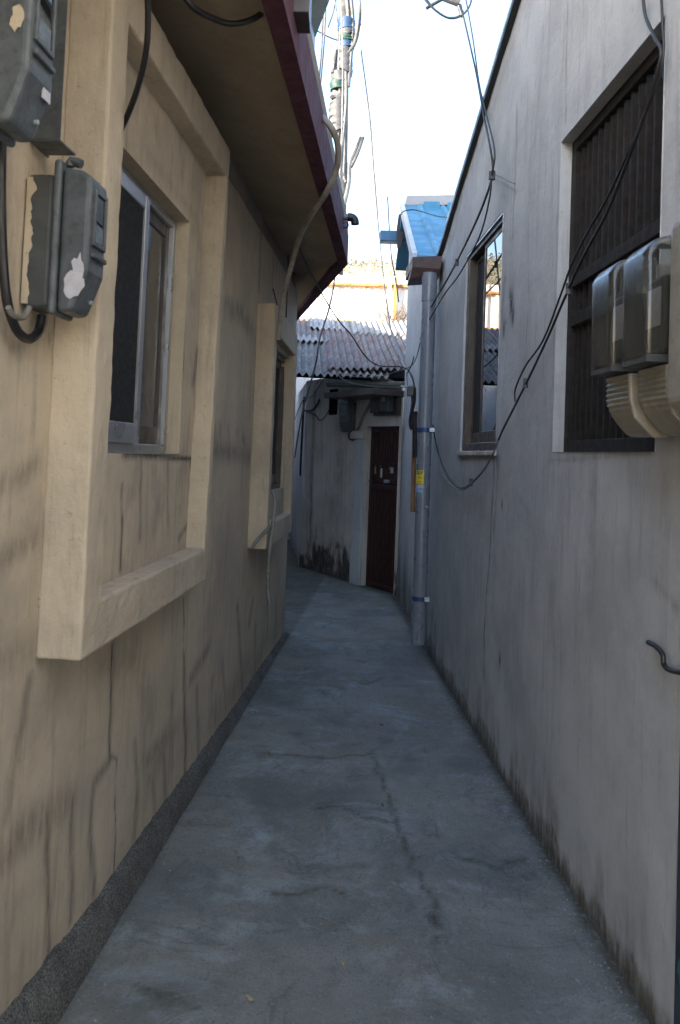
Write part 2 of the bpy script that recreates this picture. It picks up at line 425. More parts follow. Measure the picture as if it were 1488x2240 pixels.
def pavement():
    b = MB(); res = .019
    xs = np.arange(-2.4, 1.7, res); ys = np.concatenate([np.arange(-3, 1.6, .12), np.arange(1.6, 11.5, res), np.arange(11.5, 15.5, .05)])
    X, Y = np.meshgrid(xs, ys); n = X.shape[1]
    Z = np.array([fbm(x * .9, y * .9) * .006 + mnoise.noise(Vector((x * 7, y * 7, 2))) * .0022 for x, y in zip(X.ravel(), Y.ravel())])
    b.v = [Vector((x, y, z + .004)) for x, y, z in zip(X.ravel(), Y.ravel(), Z)]
    for j in range(X.shape[0] - 1):
        for i in range(n - 1):
            b.f.append((j * n + i, j * n + i + 1, (j + 1) * n + i + 1, (j + 1) * n + i))
    x, y = X.ravel(), Y.ravel()
    def bl(items):
        r = np.zeros_like(x)
        for (u, v), rx, ry, k in items:
            P = at_z(u, v, 0); r = np.maximum(r, k * np.exp(-((x - P.x) / rx) ** 2 - ((y - P.y) / ry) ** 2))
        return r
    wob = np.array([fbm(a * 3.1, c * 3.1, 5) for a, c in zip(x, y)])
    st = bl([((945, 2010), .045, .10, 1), ((965, 2055), .035, .07, 1), ((905, 1985), .05, .05, .6), ((1120, 1900), .12, .2, .8), ((1090, 1780), .10, .2, .6),
             ((880, 1880), .08, .1, .45), ((1000, 2130), .12, .07, .5), ((420, 2180), .2, .08, .3), ((700, 1900), .12, .05, .35), ((730, 1735), .10, .06, .45),
             ((640, 1330), .22, .3, .5), ((650, 2120), .25, .03, .25), ((760, 1300), .3, .3, .3), ((860, 1450), .25, .35, .35)])
    pa = bl([((560, 1560), .20, .14, .9), ((600, 1660), .14, .2, .7), ((560, 1830), .15, .22, .75), ((500, 1930), .16, .15, .6), ((440, 2040), .2, .05, .6),
             ((640, 1350), .1, .15, .5), ((860, 1460), .08, .05, .6), ((920, 1950), .03, .15, .6), ((350, 2150), .2, .08, .4), ((700, 1500), .25, .25, .5), ((330, 1990), .10, .10, .6)])
    # moss and dirt along the foot of both walls
    dr = np.array([(Vector((a, c, 0)) - RW.p).dot(RW.n) for a, c in zip(x, y)])
    dl = np.array([(Vector((a, c, 0)) - LW.p).dot(LW.n) for a, c in zip(x, y)]) - .04
    dk = .9 * np.exp(-(np.clip(dr, 0, 9) / (.035 + .02 * wob)) ** 2) + .55 * np.exp(-(np.clip(dl, 0, 9) / .02) ** 2)
    dd = np.array([(Vector((a, c, 0)) - DW.p).dot(DW.n) for a, c in zip(x, y)])
    dk = np.maximum(dk, .8 * np.exp(-(np.clip(dd, 0, 9) / .08) ** 2))
    cr = np.zeros_like(x); wb = np.array([mnoise.noise(Vector((a * 14, c * 14, 3))) for a, c in zip(x, y)])
    for poly, wd, k in (([(815, 1660), (845, 1730), (868, 1800), (885, 1850), (905, 1900), (940, 1960), (962, 2030)], .011, .8), ([(690, 1770), (740, 1765), (800, 1790), (868, 1800)], .010, .7), ([(580, 1950), (640, 1965), (700, 1945), (760, 1960)], .010, .8),
                        ([(770, 1490), (800, 1500), (850, 1480)], .012, .6), ([(580, 1650), (640, 1655), (720, 1660), (820, 1650)], .011, .6), ([(300, 2150), (380, 2200), (430, 2215)], .010, .7), ([(1000, 1880), (1090, 1900), (1150, 1880)], .012, .7)):
        p = [at_z(u, v, 0) for u, v in poly]; d = np.full_like(x, 9.0)
        for a, c in zip(p[:-1], p[1:]): d = np.minimum(d, seg_dist(x + wb * .02, y + wb * .03, ((a.x, a.y), (c.x, c.y))))
        cr = np.maximum(cr, k * np.exp(-(d / wd) ** 2)); pa = np.maximum(pa, .55 * k * np.exp(-((d - .035) / .025) ** 2) * (wob > -.1))
    dk = np.maximum(dk, cr)
    b.at['stain'] = np.clip(st * (1 + wob), 0, 1); b.at['pale'] = np.clip(pa * (1 + wob * .8), 0, 1); b.at['dark'] = np.clip(dk, 0, 1)
    o = b.build('alley_pavement', M['pavement'], smooth=True); structure(o)
pavement()

# ------------------------------------------------------------------ yellow house (left)
house = thing('plastered_house', LW.P(2, 0, -2.5), 'cream yellow plastered house on the left with maroon edged eave and boxed window frames', 'house')
S_END = 4.80
F1 = dict(s0=-.142, s1=1.30, z0=1.03, z1=2.965)     # the projecting frame round the near window
W1 = (.10, 1.0, 1.575, 2.53)
W2 = (2.985, 3.935, 1.325, 2.32)
PO1, PO2 = .042, .062
def left_stains(SA, ZA):
    it = []
    Z3 = lambda pts: [(x * .4435, 1300 + y * .4435) for x, y in pts]
    for pts, wd, k in [
        ([(150, 420), (60, 950), (30, 1200)], .020, .5), ([(20, 1320), (90, 1180), (210, 1110)], .045, .5), ([(225, 1100), (240, 1800)], .017, .75),
        ([(350, 1010), (345, 1600)], .016, .75), ([(540, 820), (460, 930), (440, 1200), (460, 1520)], .018, .75), ([(555, 240), (540, 800)], .010, .85),
        ([(670, 730), (680, 950), (665, 1200)], .020, .6), ([(720, 640), (715, 800)], .02, .5), ([(750, 900), (770, 1100)], .016, .6),
        ([(805, 780), (820, 1040)], .02, .6), ([(860, 660), (730, 820)], .035, .45), ([(850, 500), (850, 860)], .02, .45), ([(905, 300), (915, 880)], .018, .8),
        ([(970, 460), (980, 770)], .02, .55), ([(1030, 260), (940, 420)], .03, .5), ([(1050, 420), (1040, 640)], .025, .45), ([(1065, 480), (1065, 640)], .015, .5),
        ([(1100, 330), (1115, 560)], .025, .55), ([(1175, 60), (1195, 480)], .03, .55), ([(1260, 160), (1260, 390)], .03, .5), ([(1320, 60), (1320, 220)], .03, .5),
        ([(20, 1250), (30, 2050)], .02, .35), ([(80, 1500), (90, 2000)], .03, .2), ([(1245, 40), (1230, 140)], .03, .5), ([(1360, 30), (1360, 200)], .03, .4)]:
        it.append((Z3(pts), wd * (1.35 if wd > .011 else 1), k * (1.15 if wd >= .03 else .95)))
    it += [([(60, 1830), (110, 1770), (150, 1760)], .06, .5), ([(300, 1420), (330, 1560)], .08, .3), ([(370, 1600), (330, 1700)], .06, .4), ([(210, 1460), (300, 1440)], .05, .35), ([(470, 985), (545, 1000)], .06, .6), ([(482, 930), (482, 1010)], .03, .45), ([(500, 940), (503, 1012)], .03, .45), ([(520, 945), (518, 1005)], .03, .45), ([(533, 960), (545, 1010)], .04, .5),
           ([(495, 670), (520, 680), (552, 725)], .07, .6), ([(575, 400), (568, 640)], .012, .8), ([(600, 420), (596, 640)], .010, .7), ([(465, 640), (462, 930)], .04, .35), ([(470, 930), (452, 1190)], .02, .6),
           ([(0, 1062), (40, 1045), (78, 1015)], .035, .5), ([(0, 1225), (78, 1180)], .035, .5), ([(0, 1440), (80, 1420)], .05, .35),
           ([(240, 1060), (235, 1240)], .012, .85), ([(285, 1000), (281, 1170)], .013, .6), ([(345, 1010), (345, 1160)], .013, .6), ([(396, 1005), (406, 1080), (395, 1140), (370, 1175)], .015, .75),
           ([(310, 1010), (312, 1080)], .02, .25), ([(240, 995), (400, 1003)], .012, .6), ([(0, 640), (30, 760)], .05, .4), ([(5, 300), (30, 700)], .06, .35)]
    st = strokes(LW, SA, ZA, it, .006)
    st = np.maximum(st, .30 * np.exp(-((ZA - .16) / .10) ** 2) * (SA > 2.0))
    st = np.maximum(st, blobs(LW, SA, ZA, [((425, 840), .12, .06, .6), ((395, 800), .1, .05, .5), ((120, 720), .1, .06, .8)]))
    ck = [(Z3([(555, 240), (548, 500), (540, 800), (578, 812)]), .0045, .8), (Z3([(578, 812), (570, 950), (562, 1400)]), .0045, .9), (Z3([(903, 20), (908, 160)]), .007, 1), (Z3([(908, 160), (905, 520), (915, 880)]), .005, .55),
          ([(572, 420), (566, 640)], .006, .7), ([(600, 430), (596, 640)], .006, .6), ([(240, 1130), (235, 1245)], .006, .7), ([(398, 1005), (404, 1080)], .005, .5), ([(243, 988), (405, 1003)], .006, .6)]
    dk = strokes(LW, SA, ZA, ck, .007)
    return st, dk
wall = facade(LW, -3.9, S_END, -.02, 3.02, [W1, W2], .0115, left_stains, .008)
wall.build('wall', M['cream'], house, smooth=True)
def panel_stains(SA, ZA):
    it = [([(240, 1060), (235, 1245)], .012, .85), ([(285, 1000), (281, 1175)], .014, .7), ([(345, 1010), (345, 1165)], .014, .7), ([(396, 1005), (406, 1080), (395, 1140), (370, 1178)], .016, .85),
          ([(310, 1010), (312, 1080)], .02, .3), ([(240, 995), (400, 1003)], .014, .8), ([(425, 520), (418, 1000)], .02, .35), ([(410, 780), (402, 830)], .04, .7), ([(300, 340), (410, 480)], .03, .25)]
    n_ = np.array([fbm(float(s) * 6, float(z) * 5, 4) for s, z in zip(SA, ZA)])
    ck = [([(240, 1130), (235, 1245)], .006, .8), ([(398, 1005), (404, 1080)], .006, .6), ([(243, 989), (405, 1004)], .008, .9), ([(330, 1120), (335, 1170)], .003, .3)]
    return np.maximum(strokes(LW, SA, ZA, it, .006), np.clip(n_ * .5 - .05, 0, .35)), strokes(LW, SA, ZA, ck, .006)
facade(LW, -.05, 1.22, 1.12, 2.86, [W1], .0115, panel_stains, .006, PO1, 2.0).build('window_panel', M['cream'], house, smooth=True)
facade(LW, 2.93, 3.98, 1.08, 2.42, [W2], .025, None, .004, PO2, 5.0).build('window_panel', M['cream'], house, smooth=True)
# returns of the openings, end walls, back
for (a, b_, c, d), po in ((W1, PO1), (W2, PO2)):
    rv = MB()
    for s in (a, b_): rv.add([LW.P(s, c, po), LW.P(s, d, po), LW.P(s, d, -.16), LW.P(s, c, -.16)], [(0, 1, 2, 3)])
    for z in (c, d): rv.add([LW.P(a, z, po), LW.P(b_, z, po), LW.P(b_, z, -.16), LW.P(a, z, -.16)], [(0, 1, 2, 3)])
    rv.build('window_reveal', M['cream'], house)
ew = MB()
ew.wbox(LW, S_END - .15, S_END - .002, -.02, 3.0, -5.0, -.01)
ew.build('end_wall', M['cream'], house)
ew = MB(); ew.wbox(LW, -3.9, -3.75, -.02, 3.0, -5.0, -.01); ew.build('end_wall', M['cream'], house)
ew = MB(); ew.wbox(LW, -3.9, S_END, -.02, 3.0, -5.15, -5.0); ew.build('rear_wall', M['cream'], house)
# plinth: a fillet of rough mortar that dies out towards the far corner
pl = MB(); N = 520; prev = None
for i in range(N + 1):
    s = -3.9 + (S_END + .02 + 3.9) * i / N
    h = np.interp(s, [-4.6, -.3, .46, 2.5, 4.8], [.2, .185, .125, .06, .028]) + mnoise.noise(Vector((s * 9, 1, 4))) * .010 + mnoise.noise(Vector((s * 31, 1, 4))) * .009
    o1 = .045 + mnoise.noise(Vector((s * 3, 2, 9))) * .008
    ring = [LW.P(s, -.02, -.01), LW.P(s, -.02, o1 + .012), LW.P(s, h * .5, o1), LW.P(s, h * .93, o1 * .62), LW.P(s, h, .012 + mnoise.noise(Vector((s * 24, 5, 5))) * .007), LW.P(s, h, -.01)]
    k = len(pl.v); pl.v += ring
    if prev is not None:
        for q in range(5): pl.f.append((prev + q, prev + q + 1, k + q + 1, k + q))
    else: pl.f.append(tuple(range(k, k + 6)))
    prev = k
pl.f.append(tuple(range(prev + 5, prev - 1, -1)))
pl.build('plinth', M['plinth'], house, smooth=True)

def surround(name, s0, s1t, s1b, z0, z1, bar_l, bar_b, bar_t, bar_r, proud, z1l=None, s0b=None):
    """boxed plaster frame standing proud of the wall, one mesh: sides, sill and head"""
    b = MB(); z1l = z1l or z1; s0b = s0 if s0b is None else s0b
    def q(s, z): return LW.P(s, z, -.004), LW.P(s, z, proud)
    def bar(c):                                        # four (s, z) corners -> solid bar
        lo = [LW.P(s, z, -.004) for s, z in c]; hi = [LW.P(s, z, proud) for s, z in c]; b.hexa(lo, hi)
    O = [(s0b, z0), (s1b, z0), (s1t, z1), (s0, z1l)]
    I = [(s0b + bar_l, z0 + bar_b), (s1b - bar_r, z0 + bar_b), (s1t - bar_r, z1 - bar_t), (s0 + bar_l, z1l - bar_t)]
    vs = []
    for ring in (O, I):
        for s, z in ring: vs += [LW.P(s, z, -.004), LW.P(s, z, proud)]
    f = []
    for i in range(4):
        j = (i + 1) % 4
        f.append((2 * i, 2 * j, 2 * j + 1, 2 * i + 1))                      # outer side
        f.append((8 + 2 * i, 8 + 2 * i + 1, 8 + 2 * j + 1, 8 + 2 * j))      # inner side
        f.append((2 * i + 1, 2 * j + 1, 8 + 2 * j + 1, 8 + 2 * i + 1))      # front
        f.append((2 * i, 8 + 2 * i, 8 + 2 * j, 2 * j))                      # back
    b.add(vs, f)
    # fine grid for wandering arrises
    o = b.build(name, M['cream'], house, bevel=.008, seg=2)
    rough_edges(o, .009)
    return o
sr1 = surround('window_surround', F1['s0'], 1.345, 1.245, F1['z0'], F1['z1'], .128, .142, .14, .06, .12, 2.95)
sr2 = surround('window_surround', 2.86, 3.98, 4.10, .975, 2.525, .10, .15, .18, .09, .12, 2.555, 2.87)

def sliding_window(W, s0, s1, z0, z1, o, name, parent, mat, sash_split, panes, fr=.035, open_side=None):
    """outer frame with two sliding sashes; returns the window part"""
    b = MB(); d = .05
    b.wbox(W, s0, s0 + fr, z0, z1, o - d, o); b.wbox(W, s1 - fr, s1, z0, z1, o - d, o)
    b.wbox(W, s0 + fr, s1 - fr, z0, z0 + fr, o - d, o - .001); b.wbox(W, s0 + fr, s1 - fr, z1 - fr, z1, o - d, o - .001)
    win = b.build(name, mat, parent, bevel=.003, seg=1)
    for (a, c, oo, pm, sm) in panes:
        q = MB(); t = .045
        q.wbox(W, a, a + t, z0 + fr, z1 - fr, oo - .022, oo); q.wbox(W, c - t, c, z0 + fr, z1 - fr, oo - .022, oo)
        q.wbox(W, a + t, c - t, z0 + fr, z0 + fr + .07, oo - .022, oo - .001); q.wbox(W, a + t, c - t, z1 - fr - .05, z1 - fr, oo - .022, oo - .001)
        q.build('sash', sm, win, bevel=.003, seg=1)
        g_ = MB(); g_.wbox(W, a + t, c - t, z0 + fr + .07, z1 - fr - .05, oo - .015, oo - .009)
        g_.build('pane', pm, win)
    return win
sliding_window(LW, W1[0], W1[1], W1[2], W1[3], -.012, 'window', house, M['alu'], .5,
               [(.135, .60, .004, M['screen'], M['alu']), (.555, .965, -.030, M['curtain'], M['alu_dark'])])
sliding_window(LW, W2[0], W2[1], W2[2], W2[3], .040, 'window', house, M['alu_dark'], .5,
               [(3.02, 3.50, .036, M['screen'], M['alu_dark']), (3.46, 3.90, .012, M['screen'], M['alu_dark'])], fr=.035)
rm = MB(); rm.wbox(LW, -.2, 1.5, 1.3, 2.9, -.9, -.86); rm.build('room_shade_panel', M['dark'], house)  # near-black panel in place of an unlit room
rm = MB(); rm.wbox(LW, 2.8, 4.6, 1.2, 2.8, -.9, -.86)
rm.build('room_shade_panel', M['dark'], house)

# eave slab and maroon fascia
ZS = 3.0
E_out0 = at_z(652, 139, ZS); E_out1 = at_z(759, 575, ZS); dE = (E_out1 - E_out0).normalized()
E_near = E_out0 - dE * 5.7
E_end = at_z(648, 700, ZS)
E_end2 = E_end + (E_end - E_out1).normalized() * .35
E_back = LW.P(S_END + 1.2, ZS, -5.3)
B_near = LW.P(-3.4, ZS, -5.3)
# soffit rises a little towards the wall, as the photo shows
SR = .16
def soff(p, rise): return Vector((p[0], p[1], ZS + rise))
outer = [E_near, E_out1, E_end, E_end2]
inn = [LW.P(-3.9, 0, -.02), LW.P(S_END - .1, 0, -.02), LW.P(S_END + .5, 0, -.3), LW.P(S_END + .9, 0, -.6)]
sb = MB(); sv = [soff(p, .0) for p in outer] + [soff(p, SR) for p in inn] + [soff(p, .30) for p in outer] + [soff(p, .30) for p in inn]
sf = []
for i in range(3):
    sf += [(i, i + 1, 5 + i, 4 + i), (8 + i, 12 + i, 13 + i, 9 + i), (i, 8 + i, 9 + i, i + 1)]
sf += [(0, 4, 12, 8), (3, 11, 15, 7)]
sb.add(sv, sf)
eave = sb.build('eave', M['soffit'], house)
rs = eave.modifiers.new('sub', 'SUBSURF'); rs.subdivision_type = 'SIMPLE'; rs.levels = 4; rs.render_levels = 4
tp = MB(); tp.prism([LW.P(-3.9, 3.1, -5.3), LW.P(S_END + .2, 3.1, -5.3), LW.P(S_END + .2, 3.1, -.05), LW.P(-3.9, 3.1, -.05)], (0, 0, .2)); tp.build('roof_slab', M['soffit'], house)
fa = MB(); pts = [E_near, E_out1, E_end, E_end2]
cen = LW.P(2, ZS, -2)
def offset_poly(pts, d):
    res = []
    for i, p in enumerate(pts):
        ns = []
        for a, b_ in ((i - 1, i), (i, i + 1)):
            if 0 <= a and b_ < len(pts):
                t = (pts[b_] - pts[a]).normalized(); nn = Vector((t.y, -t.x, 0))
                if nn.dot(p - cen) < 0: nn = -nn
                ns.append(nn)
        nn = sum(ns, Vector((0, 0, 0))).normalized(); k = 1 / max(.5, nn.dot(ns[0]))
        res.append(p + nn * d * k)
    return res
inner_l = offset_poly(pts, -.062); outer_l = offset_poly(pts, .006)
for i in range(3):
    n_ = 40 if i == 0 else 8
    for a in range(n_):
        t0, t1 = a / n_, (a + 1) / n_
        q = [inner_l[i].lerp(inner_l[i + 1], t0), inner_l[i].lerp(inner_l[i + 1], t1), outer_l[i].lerp(outer_l[i + 1], t1), outer_l[i].lerp(outer_l[i + 1], t0)]
        h0 = .0 + mnoise.noise(Vector((q[3].y * 8, 0, i))) * .006; h1 = mnoise.noise(Vector((q[2].y * 8, 0, i))) * .006
        zz = [h0, h1, h1, h0]
        lo = [p + Vector((0, 0, -.012 + z)) for p, z in zip(q, zz)]; hi = [p + Vector((0, 0, .20 + z * .6)) for p, z in zip(q, zz)]
        fa.hexa(lo, hi)
fa.build('fascia', M['maroon'], house)
br = MB()
bp = at_y(645, 20, 2.65)
br.box((bp.x - .02, bp.y - .02, bp.z - .02), (bp.x + .05, bp.y + .12, bp.z + .35)); br.build('fascia_bracket', M['alu_dark'], house, bevel=.004)

# upper storey with corrugated cladding
UP_S = 4.1
UZ = 5.7
cl = MB(); n = 90
ss = np.linspace(3.25, UP_S, n)
for i, s in enumerate(ss):                              # front of the projecting bay
    o_ = .14 + .012 * math.sin(2 * math.pi * s / .075)
    cl.v += [LW.P(s, 3.3, o_), LW.P(s, UZ, o_)]
    if i: cl.f.append((2 * i - 2, 2 * i, 2 * i + 1, 2 * i - 1))
m0 = len(cl.v)
for i in range(100):                                    # its far side
    o_ = .14 - i * .03; s = UP_S + .012 * math.sin(2 * math.pi * o_ / .075)
    cl.v += [LW.P(s, 3.3, o_), LW.P(s, UZ, o_)]
    if i: cl.f.append((m0 + 2 * i - 2, m0 + 2 * i, m0 + 2 * i + 1, m0 + 2 * i - 1))
cl.wbox(LW, 3.25, UP_S - .02, 3.3, UZ - .02, -1.45, .12)
cl.build('bay_cladding', M['cladding'], house)
q = MB(); q.wbox(LW, -3.3, UP_S - .02, 3.3, UZ, -4.9, -1.4); q.build('upper_wall', M['cream'], house)
q = MB(); q.wbox(LW, 1.2, UP_S - .04, UZ + .152, UZ + 1.0, -3.4, -1.6); q.build('roof_shade_block', M['cream'], house)  # unseen block added so that its shadow covers the blue roof
us = MB(); ZU = LW.sz(688, 94, .14)[1] + .02
pA = LW.P(UP_S, ZU, .14); pB = at_z(721, 0, ZU); dU = (pB - pA).normalized()
us.prism([LW.P(3.2, ZU, .15), pA + LW.d * .02, pA + dU * .62, LW.P(3.2, ZU, .42)], (0, 0, .18))
us.build('bay_soffit', M['cream'], house)
rp = MB(); rp.prism([LW.P(-3.5, UZ, -5), LW.P(UP_S + .2, UZ, -5), LW.P(UP_S + .2, UZ, -1.2), LW.P(-3.5, UZ, -1.2)], (0, 0, .15)); rp.build('upper_roof', M['capgrey'], house)
rp = MB(); rp.wbox(LW, 3.2, UP_S + .02, UZ + .002, UZ + .1, -1.19, .2); rp.build('bay_roof', M['capgrey'], house)

# ------------------------------------------------------------------ white house (right)
wh = thing('plastered_house', RW.P(2, 0, -2.5), 'grey white plastered house on the right with a sloping roof edge and dark barred window', 'house')
SE = 4.25
RK = lambda s: 3.275 + .345 * (4.23 - s)
B1 = (.05, 1.055, 1.645, 2.985)
B2 = (2.085, 3.12, 1.655, 3.0)
GATE = (-1.1, -.155, -.02, 1.62)
def right_stains(SA, ZA):
    it = [([(1082, 1005), (1076, 1120), (1062, 1330), (1060, 1480)], .012, .8), ([(1092, 1000), (1080, 1160)], .02, .5), ([(1243, 0), (1240, 270)], .008, .6), ([(1225, 330), (1205, 1000)], .008, .4),
          ([(1130, 230), (1122, 520)], .012, .5), ([(1190, 60), (1170, 330)], .03, .25), ([(1102, 470), (1095, 640)], .012, .5), ([(1200, 1010), (1430, 990)], .012, .45), ([(1230, 1050), (1200, 1400)], .05, .22),
          ([(1015, 1020), (1000, 1300)], .03, .25), ([(965, 700), (955, 1100)], .03, .2), ([(1300, 1040), (1290, 1350)], .05, .2), ([(1380, 1000), (1375, 1300)], .04, .2), ([(1455, 1050), (1450, 1500)], .04, .2),
          ([(1100, 620), (1098, 700)], .03, .5), ([(1000, 1000), (1090, 1000)], .02, .6), ([(1430, 1270), (1480, 1330)], .02, .4), ([(1130, 1080), (1160, 1130)], .02, .2), ([(985, 520), (968, 600)], .03, .5),
          ([(1010, 440), (985, 540)], .05, .4), ([(1120, 100), (1050, 330)], .05, .3)]
    st = strokes(RW, SA, ZA, it, .008)
    nz = np.array([fbm(float(s) * 2.6, 3.0, 1) for s in SA]); nf = np.array([fbm(float(s) * 11, float(z) * 3, 4) for s, z in zip(SA, ZA)])
    h = .105 + .08 * nz + .05 * nf + .05 * np.clip((SA - 2.5) / 2, 0, 1)
    st = np.maximum(st, 1.0 * np.clip((h - ZA) / .05 + .5, 0, 1))
    st = np.maximum(st, .5 * np.clip((h * 2.6 - ZA) / .16, 0, 1) * np.clip(nf * 1.8 + .4, 0, 1))
    ck = [([(1080, 1010), (1074, 1160), (1064, 1300)], .005, .7), ([(1062, 1340), (1058, 1490)], .004, .5), ([(1131, 240), (1126, 440)], .005, .3), ([(1209, 705), (1243, 700)], .006, .35), ([(1240, 995), (1425, 985)], .006, .5)]
    dk = strokes(RW, SA, ZA, ck, .006)
    dk = np.maximum(dk, blobs(RW, SA, ZA, [((1118, 665), .032, .07, 1.2), ((1122, 690), .024, .05, 1.2), ((1115, 645), .02, .035, 1), ((1102, 720), .022, .05, 1), ((1106, 705), .02, .014, .5), ((1104, 610), .014, .02, .6),
        ((1098, 1105), .013, .03, .9), ((1092, 1443), .015, .035, 1.1), ((1102, 505), .012, .01, .5), ((1088, 1010), .016, .05, .7)]))
    dk = np.maximum(dk, .55 * np.clip((h * .55 - ZA) / .03 + .2, 0, 1))
    return st, dk
facade(RW, -4.6, SE, -.02, RK, [B1, B2, GATE], .016, right_stains, .007, 0, 4.0).build('wall', M['white'], wh, smooth=True)
for (a, b_, c, d), dep, nm in ((B1, .10, 'window_reveal'), (B2, .10, 'window_reveal'), (GATE, .16, 'gate_reveal')):
    rv = MB()
    for s in (a, b_): rv.add([RW.P(s, c, .003), RW.P(s, d, .003), RW.P(s, d, -dep), RW.P(s, c, -dep)], [(0, 1, 2, 3)])
    for z in (c, d): rv.add([RW.P(a, z, .003), RW.P(b_, z, .003), RW.P(b_, z, -dep), RW.P(a, z, -dep)], [(0, 1, 2, 3)])
    rv.build(nm, M['bluegate'] if nm == 'gate_reveal' else M['white'], wh)
ew = MB()
ew.wbox(RW, SE - .12, SE - .002, -.02, 3.2, -4.6, -.01); ew.build('end_wall', M['white'], wh)
ew = MB(); ew.wbox(RW, -4.6, -4.45, -.02, 3.2, -4.6, -.01)
ew.build('end_wall', M['white'], wh)
sl_ = MB(); sl_.wbox(RW, B2[0] - .02, B2[1] + .02, B2[2] - .03, B2[2] - .002, -.06, .018); so_ = sl_.build('window_sill', M['oldwhite'], wh, bevel=.006); rough_edges(so_, .010)
dk = MB(); dk.wbox(RW, B1[0] - .1, B1[1] + .1, 1.5, 3.1, -1.0, -.97); dk.build('room_shade_panel', M['dark'], wh)  # near-black panels give the darkness of the rooms behind
dk = MB(); dk.wbox(RW, B2[0] - .1, B2[1] + .1, 1.5, 3.1, -1.0, -.97); dk.build('room_shade_panel', M['dark'], wh)
# barred window
wf = MB()
t = .05
for oo, tt in ((-.045, .05),):
    wf.wbox(RW, B1[0], B1[0] + tt, B1[2], B1[3], oo - .04, oo); wf.wbox(RW, B1[1] - tt, B1[1], B1[2], B1[3], oo - .04, oo)
    wf.wbox(RW, B1[0] + tt, B1[1] - tt, B1[2], B1[2] + tt, oo - .04, oo - .001); wf.wbox(RW, B1[0] + tt, B1[1] - tt, B1[3] - tt, B1[3], oo - .04, oo - .001)
grille = wf.build('window_frame', M['brown_bar'], wh, bevel=.003, seg=1)
zr1 = RW.sz(1350, 556, -.05)[1]; zr2 = RW.sz(1258, 700, -.05)[1]
for zr in (zr1, zr2):
    q = MB(); q.wbox(RW, B1[0] + .05, B1[1] - .05, zr - .025, zr + .025, -.085, -.044); q.build('grille_rail', M['brown_bar'], grille, bevel=.003, seg=1)
nb = 14
for i in range(nb):
    s = B1[0] + .05 + (B1[1] - B1[0] - .1) * (i + .5) / nb
    q = MB(); q.wbox(RW, s - .009, s + .009, B1[2] + .05, B1[3] - .05, -.080, -.062); q.build('grille_bar', M['brown_bar'], grille)
q = MB(); q.wbox(RW, B1[0] + .05, B1[1] - .05, B1[2] + .05, B1[3] - .05, -.125, -.12); q.build('pane', M['screen'], grille)
# sliding window: near sash glazed, far half filled near black for its unlit opening
wf = MB(); fo = -.012; fw = .045
a, b_, c, d = B2
wf.wbox(RW, a, a + .016, c, d, fo - .07, fo); wf.wbox(RW, b_ - fw - .03, b_, c, d, fo - .07, fo)
wf.wbox(RW, a + .016, b_ - fw - .03, c, c + .05, fo - .07, fo - .001)
wf.wbox(RW, a + .016, b_ - fw - .03, d - .04, d, fo - .07, fo - .001)
w2 = wf.build('window_frame', M['alu_dark'], wh, bevel=.003, seg=1)
for (x0, x1, oo, pm) in ((a + .016, 2.66, fo - .015, M['glass']), (2.56, b_ - fw - .03, fo - .045, M['dark'])):
    q = MB(); tt = .032
    q.wbox(RW, x0, x0 + tt * .35, c + .05, d - .04, oo - .022, oo); q.wbox(RW, x1 - tt, x1, c + .05, d - .04, oo - .022, oo)
    q.wbox(RW, x0 + tt * .35, x1 - tt, c + .05, c + .12, oo - .022, oo - .001); q.wbox(RW, x0 + tt * .35, x1 - tt, d - .075, d - .04, oo - .022, oo - .001)
    q.build('sash', M['alu_dark'], w2, bevel=.003, seg=1)
    q = MB(); q.wbox(RW, x0 + tt * .35, x1 - tt, c + .12, d - .075, oo - .012, oo - .005); q.build('pane', pm, w2)
q = MB(); q.wbox(RW, a, b_, d - .012, d + .004, fo - .01, fo + .012); q.build('head_track', M['alu'], w2)
# roof with verge
def rake_prism(s0, s1, dz0, dz1, o0, o1):
    b = MB()
    b.hexa([RW.P(s0, RK(s0) + dz0, o0), RW.P(s1, RK(s1) + dz0, o0), RW.P(s1, RK(s1) + dz0, o1), RW.P(s0, RK(s0) + dz0, o1)],
           [RW.P(s0, RK(s0) + dz1, o0), RW.P(s1, RK(s1) + dz1, o0), RW.P(s1, RK(s1) + dz1, o1), RW.P(s0, RK(s0) + dz1, o1)])
    return b
rf = rake_prism(-2.0, SE, .012, .05, -4.6, .022).build('roof', M['blue'], wh)
rake_prism(-2.0, SE + .01, -.03, .011, -.02, .035).build('roof_flashing', M['tar'], rf, bevel=.006)
rake_prism(-2.0, SE - .4, .0115, .040, .0225, .034).build('verge_trim', M['bluelight'], rf, bevel=.004)
# gate recess at the near end
gt = thing('steel_gate', RW.P(-.63, 0, -.14), 'dark steel gate set back in the right hand house at the near corner', 'gate')
q = MB(); q.wbox(RW, -1.08, -.16, .02, 1.6, -.15, -.11); q.build('panel', M['bluegate'], gt)
for zz in (.03, .55, 1.1, 1.55):
    q = MB(); q.wbox(RW, -1.07, -.16, zz, zz + .045, -.108, -.075); q.build('rail', M['bluegate'], gt, bevel=.003)
bag = MB(); P0 = RW.at(1484, 2100, -.02)
for i in range(7):
    a = i * .9
bagv = bmesh.new(); bmesh.ops.create_icosphere(bagv, subdivisions=3, radius=.035)
for v in bagv.verts:
    v.co *= 1 + .35 * mnoise.noise(v.co * 40); v.co.z *= 1.5
bag.add([P0 + Vector((.02, -.02, -.02)) + v.co for v in bagv.verts], [tuple(x.index for x in f.verts) for f in bagv.faces]); bagv.free()
tag(bag.build('plastic_bag', M['cyan_bag']), 'small crumpled blue plastic bag caught on the dark gate', 'bag')

